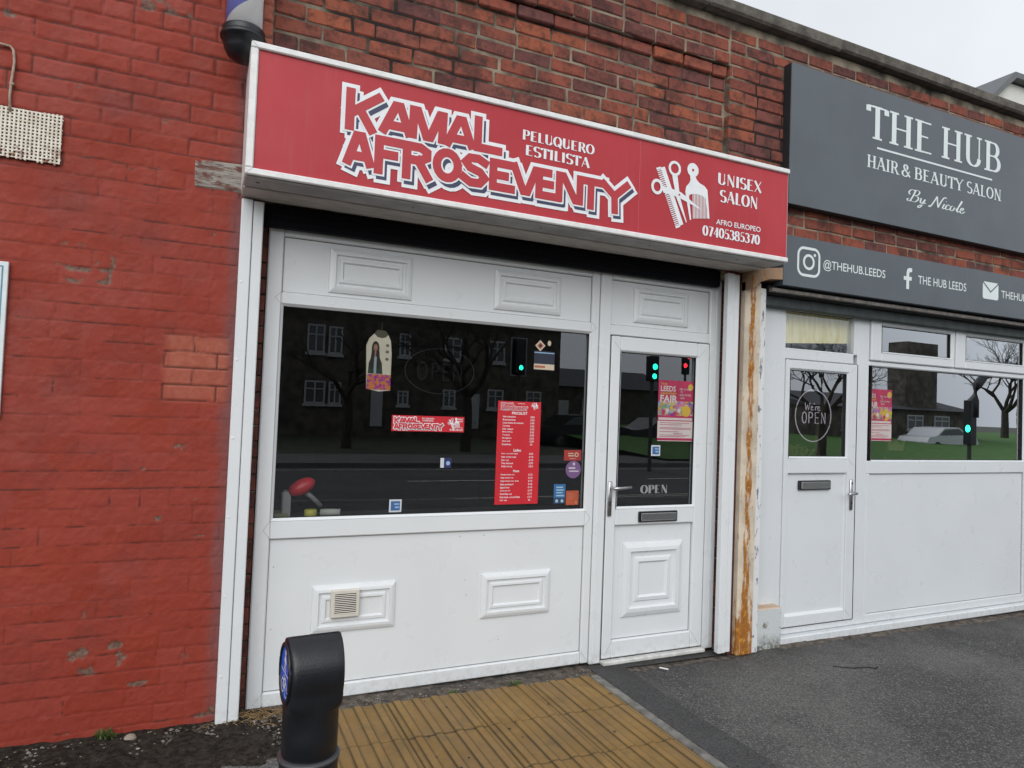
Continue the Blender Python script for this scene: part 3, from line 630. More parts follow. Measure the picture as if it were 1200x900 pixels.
def emblem(mb, f, y, d, mw, mr):
    k = abs(f(1, 0)[0]-f(0, 0)[0]); P = lambda *q: [f(*p) for p in q]
    TL, TR, BR, BL_ = (2.283, 2.934), (2.339, 2.957), (2.482, 2.646), (2.428, 2.620)
    lp = lambda a, c_, t: (a[0]+(c_[0]-a[0])*t, a[1]+(c_[1]-a[1])*t)
    mb.poly(P(lp(TL, TR, .52), TR, BR, lp(BL_, BR, .52)), y, mw)
    for i in range(31):
        t = i/30; a = lp(TL, BL_, t); c_ = lp(TR, BR, t); h = .0030 if 0 < i < 30 else .006; dx, dz = .42*h, -.9*h
        e = lp(a, c_, .55); mb.poly(P((a[0]-dx, a[1]-dz), (e[0]-dx, e[1]-dz), (e[0]+dx, e[1]+dz), (a[0]+dx, a[1]+dz)), y, mw)
    ring = lambda c_, rx, rz, w_: mb.stroke([f(c_[0]+rx*math.cos(i*math.pi/12), c_[1]+rz*math.sin(i*math.pi/12)) for i in range(25)], w_*k, y-d, mw, False)
    ring((2.290, 2.833), .032, .036, .017); ring((2.409, 2.958), .036, .036, .016)
    mb.poly(P((2.318, 2.842), (2.335, 2.806), (2.44, 2.797), (2.594, 2.752), (2.596, 2.758), (2.46, 2.828), (2.38, 2.84)), y-d, mw)
    mb.poly(P((2.390, 2.924), (2.428, 2.930), (2.452, 2.80), (2.506, 2.660), (2.500, 2.659), (2.425, 2.795)), y-d*.6, mw); mb.disc(*f(2.446, 2.812), .006*k, .006*k, y-2*d, mr)
    H = arc(2.54, 2.973, .041, .041, -60, 240, 20)
    body = H+[(2.524, 2.912), (2.515, 2.892), (2.494, 2.868), (2.489, 2.835), (2.527, 2.679), (2.538, 2.681), (2.518, 2.808)]+arc(2.576, 2.815, .060, .022, 172, 10, 8)+[(2.637, 2.835), (2.660, 2.705), (2.671, 2.708), (2.650, 2.872), (2.628, 2.893), (2.590, 2.905), (2.568, 2.922)]
    mb.poly(P(*body), y, mw); mb.disc(*f(2.54, 2.973), .008*k, .008*k, y-d, mr)
    for i in range(11):
        a = .542+i*.0105; mb.poly(P((2+a, 2.836), (2+a+.0055, 2.837), (2+a+.012-.002*(i-5)*.1, 2.690+i*.0016), (2+a+.0065-.002*(i-5)*.1, 2.689+i*.0016)), y, mw)
sg = thing('shop_sign', 'long red hair salon sign box with white outlined lettering and comb emblem', 'shop sign', (1.7, -.1, 2.52))
SX0, SX1, SZ0, SZ1, YF = .126, 3.297, 2.522, 3.110, -.450
b = MB(); b.box(SX0, SX1, -.43, -.10, SZ0+.004, SZ1-.004, b=.004); b.build('sign_box', M_TRIMW, sg)
b = MB(); b.rect(SX0+.02, SX1-.012, SZ0+.02, SZ1-.02, -.436); b.build('sign_face', M_SIGN, sg)
b = MB(); F = [(SX0, SX1-.006, SZ0, SZ0+.030), (SX0, SX1-.006, SZ1-.030, SZ1)]
for x0, x1, z0, z1 in F: b.box(x0, x1, YF, -.43, z0, z1, b=.005)
b.box(SX0, SX0+.032, YF+.0005, -.43, SZ0+.0305, SZ1-.0305, b=.005)
for z0, z1 in ((SZ0, SZ0+.03), (SZ1-.03, SZ1)):
    p, q = (SX0, (z0 if z0 < 2.8 else z1)), (SX0+.032, (z1 if z0 < 2.8 else z0)); b.stroke([p, q], .0016, YF-.0006, 1, False)
b.build('sign_frame', [M_TRIMW, M_SEAM], sg)
b = MB(); b.box(SX0+.004, SX1-.01, -.43, -.285, SZ0-.008, SZ0+.003, 0, .003); b.box(SX0+.004, SX1-.02, -.281, -.10, SZ0-.014, SZ0+.003, 1, .003)
for x in (.18, .188, .9, 1.6, 2.3, 2.95): b.lathe([(.003, SZ0-.012), (.004, SZ0-.009)], x, -.37, 8, 2)
b.build('soffit', [M_SOFF2, M_SOFF, M_DARKMET], sg)
b = MB(); I = lambda x, z: (x, z); logo(b, I, -.4385, .0012, 0, 1, 2); b.build('lettering', [M_WHITEV, M_NAVY, M_REDV], sg)
b = MB(); emblem(b, I, -.4385, .001, 0, 1); b.build('comb_emblem', [M_WHITEV, M_SIGN], sg)
b = MB(); yy = -.4385
letters(b, 'PELUQUERO', 1.440, 1.872, 2.936, 2.988, yy, 0, .26, .06, False, .03); letters(b, 'ESTILISTA', 1.460, 1.846, 2.858, 2.912, yy, 0, .26, .06, False, .03)
b.build('lettering', M_WHITEV, sg); b = MB(); letters(b, 'UNISEX', 2.722, 3.068, 2.924, 2.992, yy, 0, .26, .06, False, .03); letters(b, 'SALON', 2.744, 3.042, 2.821, 2.892, yy, 0, .26, .06, False, .03)
b.build('lettering', M_WHITEV, sg); b = MB(); b.text('AFRO EUROPEO', 2.722, 3.068, 2.682, 2.714, yy, 0, .012); b.build('lettering', M_WHITEV, sg); b = MB(); letters(b, '07405385370', 2.624, 3.062, 2.604, 2.662, yy, 0, .27, .065, False, .03)
b.build('lettering', M_WHITEV, sg)
b = MB(); b.box(2.170, 2.173, -.4372, -.436, 2.55, 3.08); b.build('panel_joint', plain('faded_joint', (.52, .10, .12), .5), sg)

# ------------------------------------------------------------------ first shop front (white)
def glaze(mb, x0, x1, z0, z1, y=.03, m=0): mb.add([(x0, y, z0), (x1, y, z0), (x1, y, z1), (x0, y, z1)], [(0, 1, 2, 3)], m)
def bead(mb, x0, x1, z0, z1, y, w_=.014, h=.012, m=0, gasket=1):
    """sloped glazing bead round an opening, with its dark rubber line"""
    o = [(x0-w_, z0-w_), (x1+w_, z0-w_), (x1+w_, z1+w_), (x0-w_, z1+w_)]; i = [(x0, z0), (x1, z0), (x1, z1), (x0, z1)]; g = [(x0+.003, z0+.003), (x1-.003, z0+.003), (x1-.003, z1-.003), (x0+.003, z1-.003)]
    v = [(a, y, c_) for a, c_ in o]+[(a, y+h, c_) for a, c_ in i]+[(a, y+h+.001, c_) for a, c_ in g]+[(a, y+.03, c_) for a, c_ in g]
    mb.add(v, [(k, (k+1) % 4, 4+(k+1) % 4, 4+k) for k in range(4)], m)
    mb.add(v, [(4+k, 4+(k+1) % 4, 8+(k+1) % 4, 8+k) for k in range(4)]+[(8+k, 8+(k+1) % 4, 12+(k+1) % 4, 12+k) for k in range(4)], gasket)
def line_frame(mb, x0, x1, z0, z1, y, t, m):
    for q in ((x0, x1, z0, z0+t), (x0, x1, z1-t, z1), (x0, x0+t, z0+t, z1-t), (x1-t, x1, z0+t, z1-t)): mb.box(q[0], q[1], y-.0006, y+.0004, q[2], q[3], m)
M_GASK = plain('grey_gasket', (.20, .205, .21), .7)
def mitre(mb, x, z, dx, dz, y, m=1): mb.stroke([(x, z), (x+dx, z+dz)], .0018, y, m, False)
PROF = [(0, -.001), (.004, .010), (.020, .017), (.034, .019), (.040, .006), (.050, .006), (.058, .014), (.070, .015), (.078, .004)]
fr = thing('salon_shopfront', 'white panelled salon shop front with one wide window and a glazed door', 'shop front', (1.7, 0, .02))
b = MB(); g = .0008
b.box(.272, .345, 0, .07, .022, 2.46, 0, .006); b.box(2.158, 2.212, 0, .07, .022, 2.46, 0, .006)
b.box(.345+g, 2.158-g, .001, .07, 2.374, 2.46, 0, .005); b.box(.345+g, 2.158-g, .001, .07, 2.030, 2.092, 0, .006); b.box(.345+g, 2.158-g, .001, .07, .850, .944, 0, .006); b.box(.345+g, 2.158-g, .001, .07, .022, .094, 0, .006)
b.box(2.217, 2.296, -.004, .07, .010, 2.46, 0, .006); b.box(3.071, 3.166, -.004, .07, .010, 2.46, 0, .006); b.box(2.296+g, 3.071-g, -.003, .07, 2.374, 2.46, 0, .005); b.box(2.296+g, 3.071-g, -.003, .07, 2.026, 2.092, 0, .006)
b.box(2.235, 2.250, -.007, -.002, .02, 2.38, 0, .002); b.box(3.120, 3.135, -.007, -.002, .02, 2.38, 0, .002)
bead(b, .357, 2.174-.024, .954, 2.022, -.0005, .013, .014, 0, 2)
for (x, z, dx, dz) in ((.312, 2.061, .033, .03), (.312, 2.061, .033, -.03), (.312, .897, .033, .047), (.312, .897, .033, -.047), (2.19, 2.061, -.032, .03), (2.19, 2.061, -.032, -.03), (2.19, .897, -.032, .047), (2.19, .897, -.032, -.047), (.30, .04, .045, .054), (2.20, .04, -.042, .054)): mitre(b, x, z, dx, dz, -.0012, 1)
b.build('frame', [M_UP, M_SEAM, M_GAP], fr)
pn = MB(); pn.box(.345, 2.158, .018, .05, 2.092, 2.374); line_frame(pn, .345, 2.158, 2.092, 2.374, .0178, .004, 1); o = pn.build('panel', [M_UP, M_GASK], fr)
for q in ((.573, 1.018, 2.113, 2.348), (1.505, 1.944, 2.113, 2.347)):
    b = MB(); b.rings(*q, PROF, .0175); b.build('moulding', M_UP, o)
pn = MB(); pn.box(2.296, 3.071, .016, .05, 2.092, 2.374); line_frame(pn, 2.2965, 3.0705, 2.092, 2.374, .0158, .004, 1); o = pn.build('panel', [M_UP, M_GASK], fr); b = MB(); b.rings(2.464, 2.897, 2.119, 2.348, PROF, .0155); b.build('moulding', M_UP, o)
pn = MB(); pn.box(.345, 2.158, .018, .05, .094, .850)
for (x, z) in ((.372, .71), (.372, .40), (1.40, .575), (1.41, .49), (1.505, .82), (1.36, .82), (1.62, .22), (.50, .17)): pn.disc(x, z, .0035, .0035, .0172, 1, 8)
line_frame(pn, .345, 2.158, .094, .850, .0178, .0045, 2); o = pn.build('panel', [M_UP, M_SEAM, M_GASK], fr)
for q in ((.563, 1.002, .357, .600), (1.495, 1.939, .349, .602)):
    b = MB(); b.rings(*q, PROF, .0175); b.build('moulding', M_UP, o)
M_VENT = plain('aged_cream_plastic', (.60, .57, .50), .5, var=.06)
b = MB(); b.box(.657, .804, -.022, .016, .438, .579, 0, .004); b.rect(.676, .785, .458, .560, -.0225, 1)
for i in range(11): b.add([(.676, -.025, .4588+i*.0093), (.785, -.025, .4588+i*.0093), (.785, -.0228, .4622+i*.0093), (.676, -.0228, .4622+i*.0093)], [(0, 1, 2, 3)], 0)
b.build('vent_grille', [M_VENT, plain('grille_shade', (.025, .018, .014), .9)], o)
b = MB(); glaze(b, .350, 2.158, .948, 2.028); b.build('window_pane', M_GLASS, fr)
# door
dr = MB(); Y0 = -.012
dr.box(2.300, 2.368, Y0, .05, .036, 2.022, 0, .006); dr.box(2.974, 3.067, Y0, .05, .036, 2.022, 0, .006)
dr.box(2.368+g, 2.974-g, Y0+.001, .05, 1.930, 2.022, 0, .006); dr.box(2.368+g, 2.974-g, Y0+.001, .05, .846, .950, 0, .006); dr.box(2.368+g, 2.974-g, Y0+.001, .05, .036, .142, 0, .006)
bead(dr, 2.382, 2.966, .962, 1.926, Y0-.0005, .013, .014, 0, 2)
for (x, z, dx, dz) in ((2.318, 1.985, .052, -.055), (3.035, 1.985, -.06, -.055), (2.318, .06, .052, .082), (3.035, .06, -.06, .082)): mitre(dr, x, z, dx, dz, Y0-.0012, 1)
dr.box(2.36, 2.98, .012, .04, .13, .86, 0); line_frame(dr, 2.368, 2.974, .142, .846, .0118, .0045, 3); line_frame(dr, 2.2962, 3.0708, .0305, 2.0258, -.0045, .0042, 2)  # last dark outline paints the shade of the gap round the leaf
door = dr.build('door', [M_UP, M_SEAM, M_GAP, M_GASK], fr)
b = MB(); b.rings(2.440, 2.899, .271, .731, [(0, -.001), (.004, .010), (.030, .020), (.052, .022), (.060, .004), (.088, .004), (.098, .012), (.118, .015), (.130, .004), (.150, .004)], .0115); b.build('moulding', M_UP, door)
b = MB(); glaze(b, 2.372, 2.974, .952, 1.932, .02); b.build('door_pane', M_GLASS, door)
b = MB(); b.box(2.534, 2.833, Y0-.014, Y0+.002, .862, .930, 1, .005); b.box(2.548, 2.822, Y0-.020, Y0-.012, .872, .920, 0, .006); b.build('letter_plate', [M_CHROME, M_BLACK], door)
b = MB(); b.box(2.302, 2.334, Y0-.012, Y0+.002, .905, 1.122, 0, .008); b.tube([(2.318, Y0-.01, 1.084), (2.318, Y0-.052, 1.084)], .009, 10); b.tube([(2.312, Y0-.052, 1.082), (2.36, Y0-.056, 1.083), (2.44, Y0-.056, 1.088)], [.011, .010, .008], 10); b.disc(2.318, .985, .010, .014, Y0-.0125, 1); b.box(2.316, 2.320, Y0-.014, Y0-.0125, .975, .993, 1)
b.build('handle', [M_CHROME, M_DARKMET], door, True)
b = MB(); b.box(2.296, 3.075, -.045, .05, .004, .030, 0, .006); b.build('threshold', plain('threshold_grey', (.55, .55, .53), .6, var=.15, scale=20, bump=.001), fr)

# shutter guide rails, shutter curtain, brick reveals
def rail(x0, x1, z0, z1, xm, label):
    b = MB(); b.box(x0, xm-.0015, -.130, -.088, z0, z1, 0, .004); b.box(xm+.0015, x1, -.126, -.088, z0+.002, z1-.004, 0, .004)
    for z in np.arange(.25, 2.4, .37): b.blob(((x0+xm)/2-.012, -.1295, float(z)), (.008, .0022, .008), 0, 10, 6)
    tag(b.build('shutter_guide', M_UP, None), label, 'shutter rail', 'white shutter guide rails of the first salon')
rail(.132, .233, .030, 2.500, .185, 'white shutter guide rail fixed to the red painted wall'); rail(3.104, 3.206, .018, 2.488, 3.165, 'white shutter guide rail between the salon door and the rusty rail')
b = MB(); b.box(.236, 3.10, -.055, -.012, 2.402, 2.512, 0, .004)
for i in range(3): b.box(.24, 3.10, -.058, -.054, 2.412+.034*i, 2.440+.034*i, 0, .002)
tag(b.build('roller_shutter', M_SHUT), 'black rolled-up roller shutter under the red sign', 'roller shutter')
b = MB(); b2 = MB()
for i in range(30):
    z = .03+i*.0815; b.box(.10, .268, .012+random.uniform(-.003, .003), .07, z+.004, z+.0775, 0, .004, random.random(), .002); b2.box(3.170, 3.235, -.088, .07, z+.004, z+.0775, 0, .004, random.random(), .002)
b.box(.10, .266, .022, .08, 0, 2.5, 1); b2.box(3.176, 3.232, -.08, .07, 0, 2.5, 1)
tag(b.build('brick_reveal', [M_BRICKD, M_MORT]), 'narrow strip of bare brick between the red wall shutter rail and the wide window', 'brick wall')
tag(b2.build('brick_reveal', [M_BRICKD, M_MORT]), 'narrow strip of bare brick between the salon door and its right shutter rail', 'brick wall')
b = MB(); b.box(3.160, 3.172, -.070, -.030, .02, 2.40, 0, .003); tag(b.build('sealant_strip', M_FLAKY), 'flaking pale strip down the reveal beside the salon door', 'strip')

# rusty rail, flaking rail, bracket, base block between the shops
rr = thing('rusty_rail', 'rusty cream steel shutter rail standing between the two shops', 'shutter rail', (3.3, -.1, 0))
b = MB(); b.box(3.206, 3.245, -.098, -.05, -.01, 2.45, 0); b.build('maroon_backing', M_MAROON, rr)
b = MB(); b.box(3.245, 3.382, -.142, -.085, -.010, 2.450, 0, .008)
for z in (.62, 1.35, 1.98): b.lathe([(.016, 0), (.016, .004), (.010, .006)], 0, 0, 14) if False else b.blob((3.362, -.142, z), (.014, .004, .014), 0, 14, 6)
b.build('channel', M_RUST, rr)
b = MB(); b.box(3.384, 3.446, -.120, -.06, -.012, 2.42, 0, .004); b.build('flaking_strip', M_FLAKY, rr)
b = MB(); b.prism([(3.245, 2.385), (3.31, 2.44), (3.39, 2.468), (3.50, 2.476), (3.50, 2.556), (3.245, 2.520)], -.205, -.10); b.build('bracket', M_RUSTB, rr)
b = MB(); b.box(3.452, 3.700, -.085, .02, -.035, .256, 0, .010, 0, .004); tag(b.build('base_block', M_BLOCK), 'white painted stone block at the foot of the rusty rail', 'stone block')

# ------------------------------------------------------------------ second salon front
hf = thing('salon_shopfront', 'white salon front with small top windows, oval open sign and plain panels', 'shop front', (5.2, 0, 0))
b = MB()
b.box(3.545, 3.735, -.004, .06, -.02, 2.345, 0, .004); b.box(3.735, 3.758, .000, .07, .03, 2.36, 0, .004)
b.box(3.758, 4.448, .002, .07, 2.322, 2.38, 0, .004); b.box(3.758, 4.448, .001, .07, 1.972, 2.046, 0, .005); b.box(4.486, 4.614, 0, .07, .03, 2.38, 0, .005); b.box(4.450, 4.485, .0015, .07, 2.047, 2.38, 0, .004)
b.box(4.616, 6.66, .001, .07, 2.344, 2.39, 0, .004); b.box(4.616, 6.60, .0005, .07, 1.974, 2.010, 0, .005); b.box(4.616, 6.60, .001, .07, 1.150, 1.248, 0, .006); b.box(4.616, 6.60, .001, .07, .030, .094, 0, .005); b.box(6.602, 6.69, 0, .07, .03, 2.40, 0, .005); b.box(4.614, 4.650, .002, .07, .094, 1.15, 0, .004)
b.box(3.735, 4.486, .001, .07, .030, .074, 0, .004); b.box(3.70, 6.75, -.050, .05, -.028, .027, 0, .006)
bead(b, 3.764, 4.482, 2.052, 2.320, .0005, .010, .012, 0, 2); bead(b, 4.664, 6.590, 1.256, 1.970, .0002, .012, .012, 0, 2)
b.build('frame', [M_UP2, M_SEAM, M_GAP], hf)
for x0, x1, gx0, gx1 in ((4.618, 5.606, 4.745, 5.566), (5.622, 6.600, 5.760, 6.555)):
    b = MB(); b.box(x0, gx0-.012, -.016, .05, 2.012, 2.342, 0, .008); b.box(gx1+.012, x1, -.016, .05, 2.012, 2.342, 0, .008); b.box(gx0-.012, gx1+.012, -.015, .05, 2.290, 2.342, 0, .008); b.box(gx0-.012, gx1+.012, -.015, .05, 2.012, 2.080, 0, .008)
    bead(b, gx0, gx1, 2.090, 2.286, -.0155, .012, .014, 0, 2); o = b.build('top_window', [M_UP2, M_SEAM, M_GAP], hf)
    b = MB(); glaze(b, gx0-.005, gx1+.005, 2.085, 2.290, .012); b.build('pane', M_GLASS2, o)
b = MB(); glaze(b, 3.757, 4.49, 2.045, 2.325, .03); b.build('door_light_pane', glass('window_glass_clear', 2.6, (.93, .95, .94)), hf)
b = MB(); glaze(b, 4.62, 6.60, 1.249, 1.975, .03); b.build('window_pane', M_GLASS2, hf)
b = MB(); b.box(4.65, 6.60, .016, .05, .094, 1.15); line_frame(b, 4.65, 6.60, .094, 1.15, .0158, .005, 1); b.build('panel', [M_UP2, M_GASK], hf)
dr = MB(); dr.box(3.760, 3.800, -.010, .05, .078, 1.968, 0, .006); dr.box(4.392, 4.480, -.010, .05, .078, 1.968, 0, .006); dr.box(3.80+g, 4.392-g, -.009, .05, 1.905, 1.968, 0, .005); dr.box(3.80+g, 4.392-g, -.009, .05, 1.158, 1.268, 0, .006); dr.box(3.80+g, 4.392-g, -.009, .05, .078, .158, 0, .006); dr.box(3.79, 4.40, .012, .045, .14, 1.17); dr.box(4.481, 4.4875, -.006, .02, .078, 1.968, 2); dr.box(3.80, 4.392, .0088, .0105, 1.1525, 1.158, 3); dr.box(4.3865, 4.392, .0088, .0105, .158, 1.152, 3); dr.box(3.76, 4.48, -.004, .02, .0745, .0775, 2); dr.box(3.76, 4.48, -.004, .02, 1.9685, 1.9725, 3)  # thin strips beside the leaf paint the shade of its gaps
bead(dr, 3.814, 4.380, 1.280, 1.896, -.0095, .013, .013, 0, 2); dr.rings(3.80, 4.392, .158, 1.158, [(0, .008), (.012, .001), (.03, .0005)], .011)
for (x, z, dx, dz) in ((4.45, 1.94, -.05, -.035), (4.45, .10, -.055, .055), (4.46, 1.21, -.06, .05)): mitre(dr, x, z, dx, dz, -.0112, 1)
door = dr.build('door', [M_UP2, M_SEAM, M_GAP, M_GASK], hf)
b = MB(); glaze(b, 3.80, 4.392, 1.268, 1.905, .02); b.build('door_pane', M_GLASS2, door)
b = MB(); b.box(3.913, 4.228, -.010, .012, 1.040, 1.108, 1, .005); b.box(3.930, 4.216, -.016, -.008, 1.050, 1.099, 0, .006); b.build('letter_plate', [M_CHROME, M_BLACK], door)
b = MB(); b.box(4.415, 4.447, -.022, -.008, .885, 1.115, 0, .008); b.tube([(4.431, -.02, 1.015), (4.431, -.06, 1.015)], .009, 10); b.tube([(4.437, -.06, 1.014), (4.38, -.064, 1.012), (4.345, -.064, 1.010)], [.011, .010, .008], 10); b.disc(4.431, 1.085, .009, .009, -.0225, 1); b.disc(4.431, .94, .009, .012, -.0225, 1)
b.build('handle', [M_CHROME, M_DARKMET], door, True)
# shutter housing and signs of the second salon
sh = thing('shutter_housing', 'grey-green shutter housing with brown angle strip above the second salon', 'shutter housing', (5, -.1, 2.31))
b = MB(); b.box(3.452, 9.0, -.070, .0, 2.318, 2.392, 0, .006); b.build('bottom_bar', M_SHUT2, sh)
b = MB(); b.box(3.452, 9.0, -.130, -.06, 2.392, 2.445, 0, .003); b.build('slot', M_GAP, sh)
b = MB(); b.box(3.452, 9.0, -.165, -.131, 2.398, 2.424, 0, .003); b.build('angle_strip', M_ANGLE, sh)
ss_ = thing('fascia_sign', 'narrow slate grey sign strip with white social media icons', 'sign', (5, -.1, 2.45))
b = MB(); b.box(3.512, 5.4475, -.200, -.10, 2.442, 2.786, 0, .003); b.box(5.4495, 9.0, -.200, -.10, 2.444, 2.790, 0, .003); b.build('panel', M_GREY, ss_)
yy = -.2012
b = MB()
R = [(3.640+.195*u, 2.530+.185*v) for u, v in [(.25+.75*0, 0)]]
rr_ = arc(3.640+.050, 2.530+.050, .050, .050, 180, 270, 6)+arc(3.838-.050, 2.530+.050, .050, .050, 270, 360, 6)+arc(3.838-.050, 2.716-.050, .050, .050, 0, 90, 6)+arc(3.640+.050, 2.716-.050, .050, .050, 90, 180, 6)
b.stroke(rr_+[rr_[0]], .018, yy, 0, False); b.stroke(arc(3.739, 2.623, .046, .046, 0, 360, 24), .018, yy, 0, False); b.disc(3.794, 2.676, .011, .011, yy)
b.build('camera_icon', M_OFFW, ss_)
b = MB(); b.poly([(4.735, 2.546), (4.766, 2.546), (4.766, 2.612), (4.792, 2.612), (4.796, 2.640), (4.766, 2.640), (4.766, 2.660), (4.771, 2.675), (4.797, 2.678), (4.797, 2.706), (4.765, 2.706), (4.744, 2.695), (4.736, 2.670), (4.735, 2.640), (4.706, 2.640), (4.706, 2.612), (4.735, 2.612)], yy); b.build('letter_icon', M_OFFW, ss_)
b = MB(); e_ = arc(5.646+.02, 2.568+.02, .02, .02, 180, 270, 4)+arc(5.850-.02, 2.568+.02, .02, .02, 270, 360, 4)+arc(5.850-.02, 2.706-.02, .02, .02, 0, 90, 4)+arc(5.646+.02, 2.706-.02, .02, .02, 90, 180, 4); b.poly(e_, yy); b.stroke([(5.650, 2.700), (5.748, 2.628), (5.846, 2.700)], .010, yy-.0015, 1, False); b.build('envelope_icon', [M_OFFW, M_GREY], ss_)
b = MB(); b.text('@THEHUB.LEEDS', 3.878, 4.506, 2.582, 2.660, yy, 0, .004); b.build('lettering', M_OFFW, ss_); b = MB(); b.text('THE HUB LEEDS', 4.868, 5.438, 2.598, 2.662, yy, 0, .004); b.build('lettering', M_OFFW, ss_); b = MB(); b.text('THEHUB', 5.889, 6.23, 2.594, 2.655, yy, 0, .004); b.build('lettering', M_OFFW, ss_)
hb = thing('shop_sign', 'large slate grey hair and beauty salon sign box with white serif lettering', 'shop sign', (5.2, -.1, 3.0))
b = MB(); b.box(3.573, 9.0, -.168, -.098, 3.012, 3.994, 1, .004); b.rect(3.576, 8.99, 3.015, 3.991, -.1688, 0)
b.build('sign_box', [M_GREY, M_GREYS], hb)
yy = -.1705
b = MB(); letters(b, 'THE', 4.318, 5.052, 3.620, 3.866, yy, 0, .175, .05, True, .045); b.build('lettering', M_OFFW, hb); b = MB(); letters(b, 'HUB', 5.150, 5.910, 3.626, 3.872, yy, 0, .175, .05, True, .045)
b.build('lettering', M_OFFW, hb); b = MB(); b.rect(4.430, 5.796, 3.552, 3.566, yy); b.build('underline', M_OFFW, hb); b = MB(); 
for t_, a_, c_ in (('HAIR', 4.326, 4.668), ('&', 4.700, 4.806), ('BEAUTY', 4.844, 5.424), ('SALON', 5.470, 5.920)): b = MB(); letters(b, t_, a_, c_, 3.402, 3.494, yy, 0, .19, .07, True, .05); b.build('lettering', M_OFFW, hb)
b = MB(); script(b, 4.762, 5.470, 3.222, 3.318, yy); b.build('script_lettering', M_OFFW, hb)

# ------------------------------------------------------------------ barber pole, vent plate, cable, notice, timber
bp = thing('barber_pole', 'blue and white striped barber pole with black base above the red sign', 'barber pole', (.10, -.25, 3.08))
cx, cy = .098, -.262
b = MB(); b.lathe([(.004, 3.086), (.035, 3.090), (.065, 3.108), (.082, 3.140), (.088, 3.178), (.098, 3.182), (.101, 3.192), (.098, 3.202), (.092, 3.204), (.094, 3.212), (.091, 3.220), (.093, 3.228), (.086, 3.236)], cx, cy, 40); b.build('base', M_BLACK, bp, True)
b = MB(); b.lathe([(.098, 3.86), (.098, 3.90), (.085, 3.95), (.04, 3.99), (.004, 4.0)], cx, cy, 32); b.build('cap', M_BLACK, bp, True)
k = Mt('pole_spiral'); sx = N(k.t, 'ShaderNodeSeparateXYZ'); k.L(k.geo.outputs['Position'], sx.inputs[0])
ang = k.math('ARCTAN2', k.math('SUBTRACT', sx.outputs[1], cy), k.math('SUBTRACT', sx.outputs[0], cx)); ph = k.math('FRACT', k.math('ADD', k.math('DIVIDE', ang, 2*math.pi), k.math('ADD', k.math('MULTIPLY', sx.outputs[2], -2.6), .908)))
c = k.mix(k.ramp(ph, .55, .56), (.82, .82, .80), (.20, .21, .60)); k.set(c, .35)
b = MB(); b.lathe([(.078, 3.225), (.078, 3.87)], cx, cy, 40); b.build('striped_drum', k.m, bp, True)
b = MB(); b.lathe([(.0865, 3.232), (.0865, 3.865)], cx, cy, 40); gs = glass('pole_glass', .8, (.98, .98, .99)); b.build('glass_tube', gs, bp, True)
b = MB(); b.box(cx-.02, cx+.02, cy+.05, -.085, 3.19, 3.23, 0, .004); b.build('bracket', M_BLACK, bp)
vp = thing('vent_plate', 'rust stained white perforated vent plate on the red painted wall', 'vent plate', (-.72, -.1, 2.52))
b = MB(); b.rect(-.838, -.606, 2.530, 2.742, -.0965); b.build('backing', M_GAP, vp)
k = Mt('rusty_white_mesh'); c = k.mix(k.ramp(k.noise(14, 6, .7), .5, .68), (.74, .69, .59), (.62, .56, .45)); c = k.mix(k.math('MULTIPLY', k.ramp(k.axis(2), 2.54, 2.62, 1, .15), k.ramp(k.noise(30, 5, .7), .46, .58)), c, (.20, .075, .03)); k.set(c, .7); k.bump(k.noise(60, 5), .003)
b = MB()
for i in range(16): x = -.842+i*.0152; b.box(x, x+.0080, -.106, -.0975, 2.528+random.uniform(-.004, .004), 2.744+random.uniform(-.005, .003), 0, .001)
for i in range(15): z = 2.532+i*.0146; b.box(-.842, -.604+random.uniform(-.004, .003), -.1045, -.0972, z, z+.0072, 0, .001)
b.build('mesh_plate', k.m, vp)
b = MB(); b.tube([(-1.6, -.1, 3.002), (-.95, -.098, 3.005), (-.84, -.1, 3.006), (-.808, -.1, 3.004), (-.796, -.1, 2.99), (-.790, -.1, 2.94), (-.796, -.102, 2.85), (-.799, -.1, 2.79), (-.793, -.108, 2.725)], .0055, 8)
b.box(-.803, -.785, -.107, -.096, 2.838, 2.850, 0, .002); tag(b.build('wall_cable', plain('cable_cream', (.34, .25, .19), .6, var=.25, scale=30), None, True), 'thin cream cable bent down the red wall into the vent plate', 'cable')
ns = thing('notice_board', 'white notice board with thin blue border at the edge of the red wall', 'notice board', (-1.2, -.1, 1.43))
b = MB(); b.box(-1.70, -.764, -.108, -.092, 1.427, 2.086, 0, .002); b.build('board', plain('notice_white', (.66, .71, .72), .4), ns)
b = MB(); b.stroke([(-1.68, 1.450), (-.784, 1.450), (-.784, 2.066), (-1.68, 2.066)], .006, -.1085, 0, False); b.build('border', plain('notice_blue', (.10, .25, .34), .5), ns)
b = MB(); b.box(-.078, .130, -.096, -.080, 2.532, 2.668, 0, .004, 0, .008); tag(b.build('weathered_block', M_TIMB), 'weathered grey block with peeling red paint beside the red sign', 'block')

